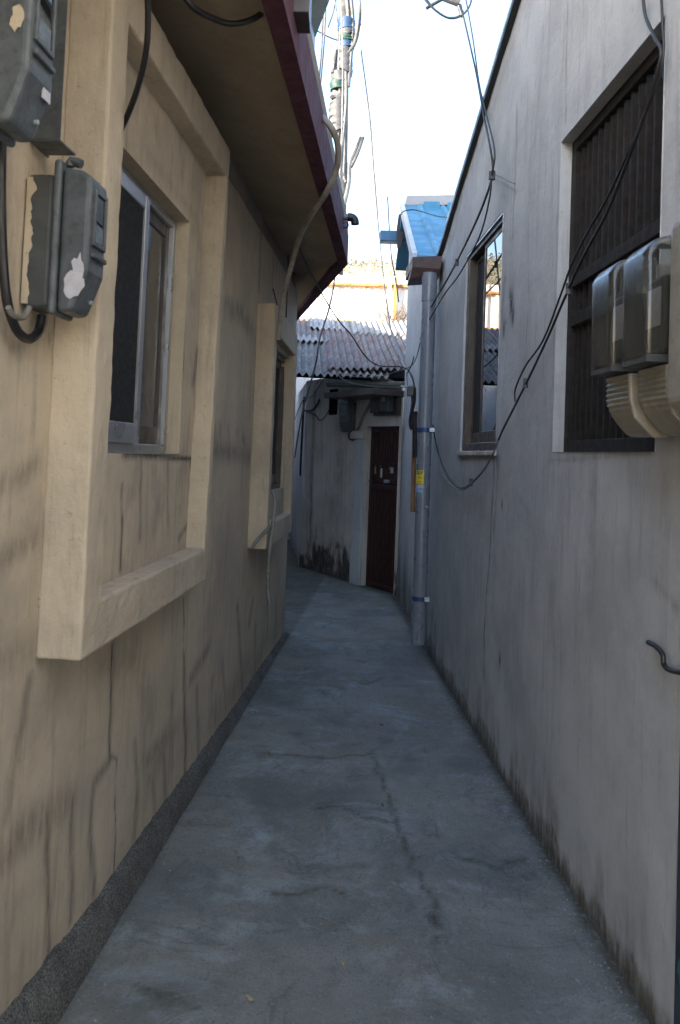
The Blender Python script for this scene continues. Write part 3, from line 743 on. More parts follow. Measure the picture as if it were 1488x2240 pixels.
# ------------------------------------------------------------------ downpipe, gutter at the corner
PX = RW.P(4.05, 0, .085)
ptop = at_y(940, 606, PX.y); pbot = at_y(915, 1408, PX.y)
dp = thing('downpipe', (pbot.x, pbot.y, 0), 'grey plastic downpipe with blue straps standing at the far end of the white wall', 'downpipe')
def pipe_at(v): return pbot.lerp(ptop, (v - 1408) / (606 - 1408))
q = MB(); q.tube([pbot - Vector((0, 0, 0)), ptop + Vector((0, 0, .03))], .057, 24, 0); pipe = q.build('pipe', M['pvc'], dp, smooth=True)
q = MB(); q.tube([pipe_at(604), pipe_at(660)], .0625, 24, 0); q.build('socket', M['pvc'], dp, smooth=True)
for v in (944, 1310):
    p = pipe_at(v); q = MB(); q.tube([p - Vector((0, 0, .017)), p + Vector((0, 0, .017))], .061, 24, 0); st_ = q.build('strap', M['strap'], dp, smooth=True)
    q = MB(); q.box((p.x + .030, p.y - .068, p.z - .016), (p.x + .072, p.y + .05, p.z + .018)); q.build('buckle', M['steel_clip'], st_, bevel=.003)
p = pipe_at(1111); q = MB(); q.tube([p + Vector((.025, -.05, 0)), p + Vector((.03, -.068, 0))], .009, 10, 0); q.build('screw', M['steel_clip'], dp)
def sticker(zc, h, a0, a1, r, mat, name, parent, cx=None, tilt=0):
    b = MB(); n_ = 8
    for i in range(n_ + 1):
        a = a0 + (a1 - a0) * i / n_
        for z in (zc - h / 2, zc + h / 2):
            c0 = pbot.lerp(ptop, (z - pbot.z) / (ptop.z - pbot.z))
            b.v.append(Vector((c0.x + r * math.sin(a), c0.y - r * math.cos(a), z + tilt * (a - a0))))
        if i: b.f.append((2 * i - 2, 2 * i, 2 * i + 1, 2 * i - 1))
    return b.build(name, mat, parent)
zf = pipe_at(1047).z
fl = sticker(zf, .108, -1.42, -.05, .0585, M['yellow'], 'flyer', dp)
fl['label'] = 'yellow printed flyer'
random.seed(3)
for row, (dz, hh) in enumerate(((.040, .013), (.026, .010), (.004, .004), (-.006, .006), (-.035, .004), (-.042, .003))):
    a = -1.25
    while a < -.25:
        wd = random.uniform(.06, .2) * (1.2 if row < 2 else .8)
        if row < 2 or -1.0 < a < -.35: sticker(zf + dz, hh, a, min(a + wd, -.18), .0591, M['ink'], 'print', fl)
        a += wd + random.uniform(.04, .09)
sticker(zf - .078, .03, -1.45, -.08, .0585, M['paper'], 'paper_scrap', dp, tilt=.004)
sticker(zf - .105, .028, -1.4, -.12, .0586, M['scrapblue'], 'paper_scrap', dp, tilt=-.006)
sticker(zf + .078, .05, -1.5, -.95, .0585, M['green'], 'paper_scrap', dp)
# gutter box
gb = thing('roof_gutter', RW.P(4.3, 3.15, .1), 'maroon box gutter end above the grey downpipe', 'gutter')
yG = PX.y - .02
M['box_maroon'] = simple('dark_maroon_gutter', (.040, .016, .017), .5, .3, 9, dirt=(.02, .012, .012))
g0 = at_y(903, 562, yG); g1 = at_y(967, 560, yG); g2 = at_y(964, 588, yG); g3 = at_y(902, 584, yG)
q = MB(); q.prism([g0, g1, g2, g3], (0, .02, 0)); q.build('front', M['box_maroon'], gb)
f1 = at_y(897, 608, yG + .0); f0 = at_y(962, 604, yG)
q = MB()
q.hexa([g3 + Vector((0, .02, 0)), g2 + Vector((0, .02, 0)), g2 + Vector((0.02, .42, -.02)), g3 + Vector((-.02, .42, -.02))],
       [g0 + Vector((0, .02, 0)), g1 + Vector((0, .02, 0)), g1 + Vector((0.02, .42, 0)), g0 + Vector((-.02, .42, 0))])
q.build('trough', M['box_maroon'], gb)
q = MB(); q.hexa([f1 + Vector((-.0, .03, 0)), f0 + Vector((0, .03, 0)), f0 + Vector((0, .3, 0)), f1 + Vector((0, .3, 0))], [g3 + Vector((0, .0, -.001)), g2 + Vector((0, .0, -.001)), g2 + Vector((0, .3, -.001)), g3 + Vector((-.0, .3, -.001))]); q.build('outlet', M['box_maroon'], gb)
# stick and cable bundle behind the pipe
q = MB(); a = at_y(905, 990, PX.y + .12); b_ = at_y(903, 1120, PX.y + .12); q.tube([a + Vector((0, 0, .3)), b_], [.02, .02], 6, 0)
tag(q.build('wooden_stick', M['wood']), 'thin brown wooden stick behind the grey downpipe', 'stick')

# ------------------------------------------------------------------ blue roofed house
bh = thing('blue_roofed_house', (1.6, 8.0, 0), 'white house with blue sheet metal roof beyond the downpipe', 'house')
b0 = RW.P(SE + .02, 0, -.035); Bd = Vector((.725, 9.22, 0)); BW = Plane(b0, Bd, -1); BL = (Bd - b0).length
RY = 9.0
eL = at_y(909, 558, 6.84); rL = at_y(881, 447, RY)
slope = (rL.z - eL.z) / (rL.y - eL.y)
btop = lambda s: min(4.6, eL.z - .06 + slope * (BW.P(s, 0).y - eL.y)) 
def bh_st(SA, ZA):
    n_ = np.array([fbm(float(s) * 4, float(z) * 1.2, 8) for s, z in zip(SA, ZA)])
    st = np.clip(.75 * np.exp(-(ZA / .55) ** 2) + n_ * .25, 0, 1); dk_ = .55 * np.clip((.5 + n_ * .5 - ZA) / .5, 0, 1)
    return st, dk_
facade(BW, 0, BL, -.02, btop, [], .04, bh_st, .004).build('wall', M['white'], bh)
q = MB(); q.wbox(BW, .0, BL, -.02, 3.1, -4.0, -.01); q.wbox(BW, BL - .4, BL, 3.1, 4.1, -4.0, -.012); q.build('back_wall', M['white'], bh)
xl = lambda y: eL.x + (rL.x - eL.x) * (y - eL.y) / (rL.y - eL.y)
zr = lambda y: eL.z + slope * (y - eL.y)
def roof_pt(x, y, dz=0): return Vector((x, y, zr(y) + dz))
q = MB()
y0, y1 = 6.84, RY
q.hexa([roof_pt(xl(y0), y0, -.05), roof_pt(5, y0, -.05), roof_pt(5, y1, -.05), roof_pt(xl(y1), y1, -.05)], [roof_pt(xl(y0), y0), roof_pt(5, y0), roof_pt(5, y1), roof_pt(xl(y1), y1)])
roof = q.build('roof', M['blue'], bh)
ribs = MB()
for x in (.80, 1.06, 1.32, 1.58, 1.84):
    pr = [(-.035, .002), (-.018, .035), (.018, .035), (.035, .002)]
    ribs.prism([roof_pt(x + a, y0 - .01, h) for a, h in pr], roof_pt(0, y1 - .12) - roof_pt(0, y0 - .01))
ribs.build('seam_rib', M['blue'], roof)
ed = MB()
for (x0, x1) in ((.835, 1.02), (1.10, 1.29), (1.36, 1.55)):
    ed.hexa([roof_pt(x0, y1 - .20, .0), roof_pt(x1, y1 - .17, .0), roof_pt(x1, y1 - .15, .0), roof_pt(x0, y1 - .18, .0)],
            [roof_pt(x0, y1 - .17, .075), roof_pt(x1, y1 - .14, .075), roof_pt(x1, y1 - .13, .075), roof_pt(x0, y1 - .16, .075)])
ed.build('upturned_edge', M['blue'], roof)
vt = MB(); vt.hexa([roof_pt(xl(y0) - .03, y0 - .01, -.075), roof_pt(xl(y0) - .002, y0 - .01, -.075), roof_pt(xl(y1) - .002, y1, -.075), roof_pt(xl(y1) - .03, y1, -.075)],
                   [roof_pt(xl(y0) - .03, y0 - .01, .02), roof_pt(xl(y0) + .015, y0 - .01, .02), roof_pt(xl(y1) + .015, y1, .02), roof_pt(xl(y1) - .03, y1, .02)])
vt.build('verge_trim', M['farwhite'], roof)
bs = MB(); y2 = 9.9
bs.hexa([(xl(y1), y1, zr(y1) - .05), (5, y1, zr(y1) - .05), (5, y2, zr(y1) - .55), (xl(y1), y2, zr(y1) - .55)], [(xl(y1), y1, zr(y1)), (5, y1, zr(y1)), (5, y2, zr(y1) - .5), (xl(y1), y2, zr(y1) - .5)])
bs.build('rear_slope', M['blue'], roof)
rc = MB(); c0 = at_y(884, 450, RY - .04); c1 = at_y(1002, 448, RY - .04); t1 = at_y(1002, 425, RY - .02); t0 = at_y(890, 427, RY - .02)
dv = (c1 - c0) * 3.2
rc.prism([c0, c0 + dv, c0 + dv + Vector((0, 0, .115)), t0], (0, .22, 0)); rc.build('ridge_cap', M['capgrey'], roof, bevel=.01)
gg = MB(); a = at_y(832, 503, 9.35); b_ = at_y(872, 503, 9.35); a2 = at_y(832, 526, 9.35); b2 = at_y(872, 528, 9.35)
gg.prism([a, b_ + Vector((.3, 0, 0)), b2 + Vector((.3, 0, 0)), a2], (0, .16, 0)); gg.build('rear_gutter', M['bluedark'], bh, bevel=.008)
gg = MB(); gg.prism([at_y(872, 470, 9.30), at_y(884, 460, 9.30), at_y(889, 500, 9.30), at_y(876, 541, 9.30), at_y(869, 541, 9.30), at_y(868, 500, 9.3)], (0, .03, 0)); gg.build('gutter_bracket', M['tar'], bh)

# ------------------------------------------------------------------ old house with the red door
oh = thing('old_house', DW.P(1.2, 0, -1.2), 'old stained white house with corrugated roof at the bend of the alley', 'house')
C1 = DW.P(2.40, 0, 0); C2 = at_z(638, 1190, 0); SW = Plane(C1, C2, -1)
if SW.n.x > 0: SW.n = -SW.n
DOOR = (.035, .75, -.02, 1.955)
HOLE = (1.50, 1.72, 2.12, 2.46)
def oh_st(SA, ZA):
    n_ = np.array([fbm(float(s) * 3, float(z) * 1.0, 2) for s, z in zip(SA, ZA)]); nf = np.array([fbm(float(s) * 9, float(z) * 6, 6) for s, z in zip(SA, ZA)])
    st = np.clip(.9 * np.clip((.42 + n_ * .25 + nf * .2 - ZA) / .22, 0, 1) + np.clip(n_ * .5, 0, .4), 0, 1)
    st = np.maximum(st, strokes(DW, SA, ZA, [([(690, 860), (682, 1020), (680, 1200)], .05, .8), ([(668, 850), (672, 1200)], .03, .4), ([(745, 930), (740, 1100)], .15, .4), ([(675, 1190), (672, 1240)], .06, .8), ([(700, 860), (704, 1000)], .04, .3)], .01))
    dk_ = .75 * np.clip((.28 + n_ * .22 + nf * .22 - ZA) / .10, 0, 1)
    dk_ = np.maximum(dk_, blobs(DW, SA, ZA, [((785, 1170), .05, .05, .7), ((786, 1195), .05, .07, .7), ((783, 1150), .02, .02, .7)]))
    return st, dk_
facade(DW, -.02, 2.40, -.02, lambda s: min(2.62, 2.425 + .32 * s), [DOOR, HOLE], .03, oh_st, .012, 0, 9).build('wall', M['oldwhite'], oh, smooth=True)
def sw_st(SA, ZA):
    st = strokes(SW, SA, ZA, [([(652, 870), (646, 1180)], .05, .5), ([(660, 850), (655, 1180)], .03, .4)], .01)
    return st, .4 * np.clip((.2 - ZA) / .1, 0, 1)
facade(SW, 0, 6.0, -.02, 2.62, [], .05, sw_st, .008, 0, 3).build('side_wall', M['farwhite'], oh)
q = MB(); q.add([DW.P(-.02, -.02, -.05), DW.P(-.02, 2.6, -.05), Vector((2.6, 13.5, 2.6)), Vector((2.6, 13.5, -.02))], [(0, 1, 2, 3)]); q.build('back_wall', M['oldwhite'], oh)
rv = MB()
for (a, b_, c, d), dep in ((DOOR, .14), (HOLE, .3)):
    if dep == .3: rv.build('reveal', M['oldwhite'], oh); rv = MB()
    for s in (a, b_): rv.add([DW.P(s, c, .006), DW.P(s, d, .006), DW.P(s, d, -dep), DW.P(s, c, -dep)], [(0, 1, 2, 3)])
    for z in (c, d): rv.add([DW.P(a, z, .006), DW.P(b_, z, .006), DW.P(b_, z, -dep), DW.P(a, z, -dep)], [(0, 1, 2, 3)])
rv.build('hole_shade_reveal', M['dark'], oh)  # reveal coloured near black for the shade inside the hole
q = MB(); q.wbox(DW, 1.4, 1.85, 2.0, 2.55, -.33, -.3); q.build('hole_shade_panel', M['dark'], oh)  # near-black sheet closing the hole, for its dark depth
pil = MB(); pil.wbox(DW, .765, .985, -.02, 1.80, -.02, .035); pil.build('door_pillar', M['white'], oh, bevel=.01)
pil = MB(); pil.wbox(DW, .755, 1.03, 1.80, 1.90, -.02, .065); pil.build('pillar_capital', M['oldwhite'], oh, bevel=.012)
dr = MB(); dr.wbox(DW, .04, .745, .01, 1.95, -.13, -.09)
door = dr.build('door', M['door'], oh)
fm = MB()
fm.wbox(DW, .04, .09, .01, 1.95, -.09, -.06); fm.wbox(DW, .695, .745, .01, 1.95, -.09, -.06)
for z0, z1 in ((.01, .07), (1.20, 1.25), (1.48, 1.53), (1.89, 1.95)): fm.wbox(DW, .09, .695, z0, z1, -.09, -.061)
fm.build('door_frame', M['door'], door, bevel=.004)
sl2 = MB()
for i in range(11):
    s = .115 + i * .054
    for z0, z1 in ((.07, 1.20), (1.53, 1.89)): sl2.wbox(DW, s, s + .028, z0, z1, -.092, -.068)
sl2.build('door_ribs', M['door'], door, bevel=.004)
for (u, v, w_, h_, mt) in ((821, 1020, .02, .09, 'yellow'), (832, 1012, .028, .05, 'leaf'), (834, 1032, .02, .07, 'paper'), (853, 1018, .016, .05, 'leaf'), (857, 1027, .03, .045, 'paper')):
    s, z = DW.sz(u, v, -.085); q = MB(); q.wbox(DW, s - w_, s + w_, z - h_, z + h_ * .6, -.0895, -.087); o_ = q.build('poster_scrap', M['oldwhite'] if mt == 'paper' else M['leaf'], door)
s, z = DW.sz(846, 1053, -.07); q = MB(); q.wbox(DW, s - .035, s + .03, z - .02, z + .02, -.09, -.045); q.build('handle', M['steel_clip'], door, bevel=.006)
s, z = DW.sz(812, 1052, -.07); q = MB(); q.tube([DW.P(s, z, -.09), DW.P(s, z, -.05)], .022, 12, 0); q.build('door_knob', M['alu_dark'], door)

cb = MB(); cb.wbox(DW, -.015, 1.12, 2.29, 2.36, -.02, .42); cb.build('door_shade_beam', M['alu_dark'], oh, bevel=.006)  # beam over the door, made deep to throw shade on it
# corrugated roof, laid as separate cement sheets
UPD = Vector((-.06, 1, 0)); TAN = .37
def eave_y(x): return 8.98 + (.85 - x) * .62 if x > -1.0 else 8.98 + 1.85 * .62
def sheet(x0, x1, ya, yb, lift, mat, parent, skew=0.0, ph=0.0, over=0.0):
    """one corrugated sheet between distances ya..yb up the slope"""
    b = MB(); nx = int((x1 - x0) / .0125); ny = 6; rows = []
    for j in range(ny + 1):
        for i in range(nx + 1):
            x = x0 + (x1 - x0) * i / nx
            t = ya + (yb - ya) * j / ny + skew * (x - x0) - over * 0
            y = 9.15 + t; xx = x + UPD.x * t + mnoise.noise(Vector((x * 2, t, 1))) * .004
            z = 2.50 + TAN * t + lift - .06 + .022 * math.cos(2 * math.pi * (x + ph) / .082) + mnoise.noise(Vector((x * 2, t * 2, 5))) * .012 + (0.012 * mnoise.noise(Vector((x * 12, 3, 1))) if j == 0 else 0)
            rows.append(Vector((xx, y, z)))
    m_ = len(rows)
    b.v = rows + [p - Vector((0, 0, .008)) for p in rows]
    for j in range(ny):
        for i in range(nx):
            k = j * (nx + 1) + i; q_ = (k, k + 1, k + nx + 2, k + nx + 1)
            b.f.append(q_); b.f.append(tuple(m_ + z_ for z_ in reversed(q_)))
    for i in range(nx):
        b.f.append((i + 1, i, m_ + i, m_ + i + 1)); k = ny * (nx + 1) + i; b.f.append((k, k + 1, m_ + k + 1, m_ + k))
    for j in range(ny):
        k = j * (nx + 1); b.f.append((k, k + nx + 1, m_ + k + nx + 1, m_ + k)); k += nx; b.f.append((k + nx + 1, k, m_ + k, m_ + k + nx + 1))
    return b.build('roof_sheet', mat, parent, smooth=True)
base = MB()
base.hexa([(-1.4, 9.9, 2.54), (1.6, 9.7, 2.50), (1.6, 12.2, 3.40), (-1.5, 12.2, 3.40)], [(-1.4, 9.9, 2.59), (1.6, 9.7, 2.55), (1.6, 12.2, 3.46), (-1.5, 12.2, 3.46)])
oroof = base.build('roof', M['dark'], oh)
sheet(-1.5, -.05, .02, 1.72, .06, M['sheet_a'], oroof, -.01)
sheet(-1.5, -.12, 1.50, 1.78, .10, M['sheet_c'], oroof, .01, .03)
sheet(-1.5, -.10, 1.66, 2.95, .085, M['sheet_d'], oroof, .0, .02)
sheet(-.17, .40, .18, 1.75, .095, M['sheet_b'], oroof, .05, .01)
sheet(-.06, .55, .06, .50, .050, M['sheet_a'], oroof, .02, .02)
sheet(.33, 1.20, .20, 1.75, .115, M['sheet_b'], oroof, .02, .03)
sheet(-.16, .72, 1.52, 2.80, .105, M['sheet_b'], oroof, .06, .015)
sheet(-.35, .22, 2.28, 2.95, .125, M['sheet_w'], oroof, -.14, .0)
sheet(.24, 1.20, 2.0, 2.92, .120, M['sheet_c'], oroof, .05, .02)
sheet(.60, 1.30, 1.55, 2.45, .095, M['sheet_a'], oroof, .02, .01)
sheet(.62, 1.1, .62, 1.75, .10, M['sheet_c'], oroof, .05, .04)
rcp = MB()
for (x0, x1, dz) in ((-1.5, -.35, .0), (.22, 1.3, .02)):
    for i in range(int((x1 - x0) / .1)):
        x = x0 + i * .1; dzz = dz + mnoise.noise(Vector((x * 5, 1, 1))) * .02
        rcp.hexa([(x, 12.03, 3.50 + dzz), (x + .1, 12.03, 3.50 + dzz), (x + .1, 12.2, 3.50 + dzz), (x, 12.2, 3.50 + dzz)], [(x, 12.06, 3.60 + dzz), (x + .1, 12.06, 3.60 + dzz), (x + .1, 12.16, 3.60 + dzz), (x, 12.16, 3.60 + dzz)])
rcp.build('ridge_tile', M['capgrey'], oroof)
rsl = MB(); rsl.hexa([(-1.5, 12.2, 3.38), (1.6, 12.2, 3.38), (1.6, 13.6, 2.9), (-1.5, 13.6, 2.9)], [(-1.5, 12.2, 3.47), (1.6, 12.2, 3.47), (1.6, 13.6, 3.0), (-1.5, 13.6, 3.0)]); rsl.build('rear_slope', M['sheet_a'], oroof)
gu = MB(); ga = at_y(717, 843, 9.75); gb_ = at_y(890, 841, 9.25); n_ = 24
dg = (gb_ - ga).normalized(); ng = Vector((-dg.y, dg.x, 0)); ring = []
for p in (ga, gb_):
    for i in range(n_ + 1):
        a = math.pi + math.pi * i / n_; ring.append(p + ng * .052 * math.cos(a) + Vector((0, 0, .052 * math.sin(a) + .03)))
for i in range(n_): gu.f.append((i, i + 1, n_ + 2 + i, n_ + 1 + i))
gu.v = ring
go = gu.build('gutter', M['gutter'], oh, smooth=True); so2 = go.modifiers.new('th', 'SOLIDIFY'); so2.thickness = .004

# ------------------------------------------------------------------ electricity meters
def grey_meter(s0, s1, z0, z1, dep, label, name='electricity_meter', W=LW, group='grey electricity meters', detail=True):
    t_ = thing(name, W.P((s0 + s1) / 2, z0, 0), label, 'electricity meter', group)
    h = z1 - z0; wd = s1 - s0
    b = MB(); b.wbox(W, s0 + .006, s1 - .006, z0 + .02 * h / .37, z1 - .03, .003, dep * .46); b.build('base', M['meter_back'], t_, bevel=.014, seg=3)
    if dep > .15:
        b = MB(); n_ = 40; ys = []
        for i in range(n_ + 1):
            z = z0 + .03 + (h - .07) * i / n_; e = .022 + .010 * mnoise.noise(Vector((z * 30, s0 * 9, 2))) + .006 * mnoise.noise(Vector((z * 90, 2, s0)))
            b.v += [W.P(s0 + .0052, z, .005), W.P(s0 + .0052, z, e)]
            if i: b.f.append((2 * i - 2, 2 * i, 2 * i + 1, 2 * i - 1))
        b.build('paint_overspray', M['cream'], t_)
    b = MB(); b.wbox(W, s0 - .004, s1 + .004, z0 + .005, z1 + .004, dep * .44, dep * .56); b.build('flange', M['meter_grey'], t_, bevel=.010, seg=3)
    c = MB()                                         # cover: tapered at the bottom where the terminal box slopes back
    prof = [(z0 + .012, dep * .57), (z0 + .014, dep * .80), (z0 + .30 * h, dep * 1.02), (z1 - .10 * h, dep * 1.02), (z1 - .02, dep * .86), (z1 - .012, dep * .57)]
    lo = [W.P(s0 + .002, z, o) for z, o in prof]; c.prism(lo, W.P(s1 - .002, 0, 0) - W.P(s0 + .002, 0, 0)); c.build('cover', M['meter_grey'], t_, bevel=.013, seg=3)
    zw0, zw1 = z0 + .47 * h, z1 - .16 * h
    b = MB(); o1 = dep * 1.02
    for (a, bb, cc, dd) in ((s0 + .018, s0 + .028, zw0, zw1), (s1 - .028, s1 - .018, zw0, zw1), (s0 + .028, s1 - .028, zw0, zw0 + .012), (s0 + .028, s1 - .028, zw1 - .012, zw1)):
        b.wbox(W, a, bb, cc, dd, o1 - .003, o1 + .007)
    wfm = b.build('window_frame', M['meter_grey'], t_, bevel=.002, seg=1)
    b = MB(); b.wbox(W, s0 + .028, s1 - .028, zw0 + .012, zw1 - .012, o1 - .002, o1 + .002); b.build('glass', M['glass'], wfm)
    b = MB(); b.wbox(W, s0 + .034, s1 - .034, zw0 + .014, zw0 + .055, o1 + .0022, o1 + .0032); b.build('dial_plate', M['dial'], wfm)
    b = MB(); b.wbox(W, s0 + .016, s1 - .016, zw0 - .030, zw0 - .018, o1 - .004, o1 + .010); b.build('ledge', M['meter_grey'], t_, bevel=.002, seg=1)
    b = MB(); b.tube([W.P((s0 + s1) / 2 - .02, z1 - .002, dep * .58), W.P((s0 + s1) / 2 - .02, z1 + .012, dep * .6), W.P((s0 + s1) / 2 - .02, z1 + .004, dep * .76)], .012, 8, 2); b.build('hook', M['meter_grey'], t_, smooth=True)
    for zz, ss in ((z0 + .05, s1 - .03), (z1 - .05, s1 - .012)):
        b = MB(); b.tube([W.P(ss, zz, o1 - .04), W.P(ss, zz, o1 - .016)], .005, 10, 0); b.build('screw', M['steel_clip'], t_)
    return t_
def ragged(W, s, o0, o1, zc, h, mat, parent, name, axis='o', seed=0):
    """a torn scrap of paper lying on the near side of a box"""
    rng = random.Random(seed); b = MB(); n_ = 14; pts = []
    for i in range(n_):
        a = 2 * math.pi * i / n_; r = rng.uniform(.55, 1.0)
        pts.append(W.P(s, zc + r * h * math.sin(a), (o0 + o1) / 2 + (o1 - o0) / 2 * r * math.cos(a)))
    b.prism(pts, W.d * -.0012); return b.build(name, mat, parent)
m1 = grey_meter(-.35, -.235, 1.905, 2.285, .165, 'grey electricity meter with torn white paper, lower on the yellow wall', group='grey electricity meters on the left wall')
ragged(LW, -.3495, .105, .165, 1.98, .042, M['paper'], m1, 'torn_label', seed=2)
ragged(LW, -.3497, .125, .165, 2.02, .045, M['paper'], m1, 'torn_label', seed=9)
m2 = grey_meter(-.70, -.578, 2.22, 2.62, .165, 'grey electricity meter cut by the top left corner, with a torn white label', group='grey electricity meters on the left wall')
ragged(LW, -.7005, .125, .16, 2.44, .03, M['cream'], m2, 'paint_fleck', seed=5)
q = MB(); q.wbox(LW, -.625, -.59, 2.315, 2.375, .1645, .1675); q.build('torn_label', M['paper'], m2)
bx = thing('meter_bracket', LW.P(-.28, 2.33, 0), 'dark grey bent metal bracket between the two left hand meters', 'bracket')
q = MB(); q.wbox(LW, -.345, -.342, 2.34, 2.80, .004, .082); q.build('plate', M['meter_grey'], bx)
q = MB(); q.wbox(LW, -.345, -.23, 2.335, 2.80, .0, .004); q.build('back', M['meter_back'], bx)
q = MB(); q.wbox(LW, -.3452, -.25, 2.334, 2.3385, .004, .082); q.build('lip', M['meter_grey'], bx)

def clear_meter(s0, s1, label, full=True, z0=1.685, z1=2.19):
    t_ = thing('electricity_meter', RW.P((s0 + s1) / 2, z0, 0), label, 'electricity meter', 'beige meters with clear covers')
    zb = 1.86
    b = MB(); b.wbox(RW, s0 + .004, s1 - .004, z0 + .02, z1 - .02, .002, .085); b.build('base', M['beige_plastic'], t_, bevel=.01)
    tb = MB()                                         # ribbed terminal cover, curved under
    prof = [(zb - .004, .05), (zb - .004, .165)]
    nr = 11
    for i in range(nr):
        z = zb - .012 - (zb - .012 - z0) * i / nr; zz = zb - .012 - (zb - .012 - z0) * (i + .5) / nr
        fade = .165 - .075 * max(0, (zb - .06 - z) / (zb - .06 - z0)) ** 1.8
        prof += [(z, fade), (zz, fade - .006)]
    prof += [(z0, .085), (z0, .05)]
    tb.prism([RW.P(s0 + .016, z, o) for z, o in prof], RW.P(s1 - .002, 0, 0) - RW.P(s0 + .016, 0, 0)); tb.build('terminal_cover', M['beige_plastic'], t_)
    fl_ = MB(); prof2 = [(zb - .005, .055), (zb - .005, .169), (zb - .08, .167), (zb - .13, .152), (z0 - .006, .10), (z0 - .006, .055)]
    fl_.prism([RW.P(s0 - .004, z, o) for z, o in prof2], RW.P(s0 + .0155, 0, 0) - RW.P(s0 - .004, 0, 0)); fl_.build('side_flange', M['beige_plastic'], t_, bevel=.006)
    cv = MB()
    prof3 = [(zb, .086), (zb + .006, .218), (z1 - .055, .222), (z1 - .018, .200), (z1, .14), (z1, .086)]
    a_ = RW.P(s0 + .018, 0, 0); vv = RW.P(s1 - .010, 0, 0) - a_
    cv.prism([RW.P(s0 + .018, z, o) for z, o in prof3], vv); co = cv.build('clear_cover', M['clear'], t_, bevel=.016, seg=4, smooth=True)
    dd = MB(); dd.wbox(RW, s0 + .04, s1 - .04, zb + .03, z1 - .1, .087, .165); dd.build('register', M['meter_back'], t_, bevel=.012)
    dd = MB(); dd.wbox(RW, s0 + .05, s1 - .05, zb + .10, z1 - .13, .1655, .167); dd.build('dial_plate', M['paper'], t_)
    dd = MB(); dd.wbox(RW, s0 + .014, s1 - .014, zb + .001, zb + .02, .09, .216); dd.build('cover_tray', M['meter_back'], t_)
    return t_
clear_meter(-.155, .03, 'beige ribbed electricity meter with clear cover, farther of the pair beside the barred window')
clear_meter(-.385, -.203, 'beige ribbed electricity meter with clear cover, nearer of the pair by the barred window')
bxx = thing('meter_box', RW.P(-.55, 1.7, 0), 'beige plastic box cut by the right edge beside the clear covered meters', 'meter box')
q = MB(); q.wbox(RW, -.62, -.425, 1.735, 2.20, .002, .195); q.build('case', M['beige_plastic'], bxx, bevel=.03, seg=4)
# meters on the old house
s, z = DW.sz(762, 912, .06)
om = grey_meter(s - .11, s + .11, z - .2, z + .22, .13, 'grey electricity meter hanging on the old stained wall left of the red door', W=DW, group=None)
q = MB(); P0 = DW.P(s - .02, z - .19, .05); q.tube([P0, P0 + Vector((.0, 0, -.08)), P0 + Vector((.06, -.02, -.10)), P0 + Vector((.09, 0, -.03)), P0 + Vector((.1, .02, .04))], .010, 6, 5); q.build('meter_tail', M['black'], om)
s0_, z0_ = DW.sz(815, 910, .05); s1_, z1_ = DW.sz(868, 868, .05)
mb2 = thing('meter_cabinet', DW.P((s0_ + s1_) / 2, z0_, 0), 'dark meter cabinet under the eave above the red door', 'meter cabinet')
q = MB(); q.wbox(DW, s1_ - .02, s0_, z0_ + .0, z1_ + .12, -.004, .04); q.build('back_board', M['alu_dark'], mb2)
q = MB(); q.wbox(DW, s1_ + .05, s1_ + .25, z0_ + .03, z1_ + .08, .041, .14); q.build('meter_body', M['meter_back'], mb2, bevel=.02)
q = MB(); q.wbox(DW, s1_ + .30, s1_ + .48, z0_ + .03, z1_ + .08, .041, .12); q.build('meter_body', M['meter_back'], mb2, bevel=.02)
q = MB(); q.wbox(DW, s1_ + .10, s1_ + .18, z0_ + .16, z0_ + .24, .1405, .143); q.build('dial_plate', M['gutter'], mb2)
cn = MB(); cn.tube([DW.P(*DW.sz(*p, .02), .02) for p in ((812, 880), (795, 910), (785, 935), (776, 946), (770, 947))], .018, 8, 3)
tag(cn.build('conduit', M['greycable']), 'grey conduit bending down beside the meter on the old house', 'conduit')

# ------------------------------------------------------------------ terrace, fence, hill
rw_ = thing('retaining_wall', (0, 14.9, 0), 'pale concrete retaining wall carrying the white fence behind the old roof', 'wall')
q = MB(); q.box((-2.0, 14.75, -.02), (7, 16.8, 3.86)); q.build('face', M['farwhite'], rw_)
fence = thing('corrugated_fence', (0, 14.6, 3.86), 'sunlit white corrugated fence on rusty orange rails behind the old roof', 'fence')
FY = 14.95
zT = at_y(760, 602, FY).z; zB = at_y(760, 712, FY).z
x0, x1 = -2.0, 1.62
b = MB(); n_ = 240
for i in range(n_ + 1):
    x = x0 + (x1 - x0) * i / n_; ph = (x / .19) % 1.0
    o_ = .018 if ph < .35 else (-.018 if .5 < ph < .85 else (.018 - .036 * (ph - .35) / .15 if ph <= .5 else -.018 + .036 * (ph - .85) / .15))
    b.v += [Vector((x, FY - o_, 3.862)), Vector((x, FY - o_, zT + mnoise.noise(Vector((x * 1.2, 1, 1))) * .03 + .02 * x))]
    if i: b.f.append((2 * i - 2, 2 * i, 2 * i + 1, 2 * i - 1))
b.build('sheet', M['fence'], fence)
for v in (622, 703):
    za = at_y(700, v, FY - .06).z
    q = MB(); q.tube([(x0, FY - .062, za), (x1, FY - .062, za + .03)], .036, 10, 0); q.build('rail', M['rust'], fence, smooth=True)
for u in (618 + 85, 741, 800):
    P = at_y(u, 660, FY - .03); q = MB(); q.box((P.x - .006, FY - .026, 3.87), (P.x + .006, FY - .02, zT - .02)); q.build('seam', M['rust'], fence)
for u, r_ in ((851, .035), (864, .028)):
    P = at_y(u, 660, FY - .12); q = MB(); q.box((P.x - r_, FY - .19, 3.862), (P.x + r_, FY - .12, at_y(u, 612, FY).z)); q.build('post', M['rust'] if u > 855 else M['capgrey'], fence)
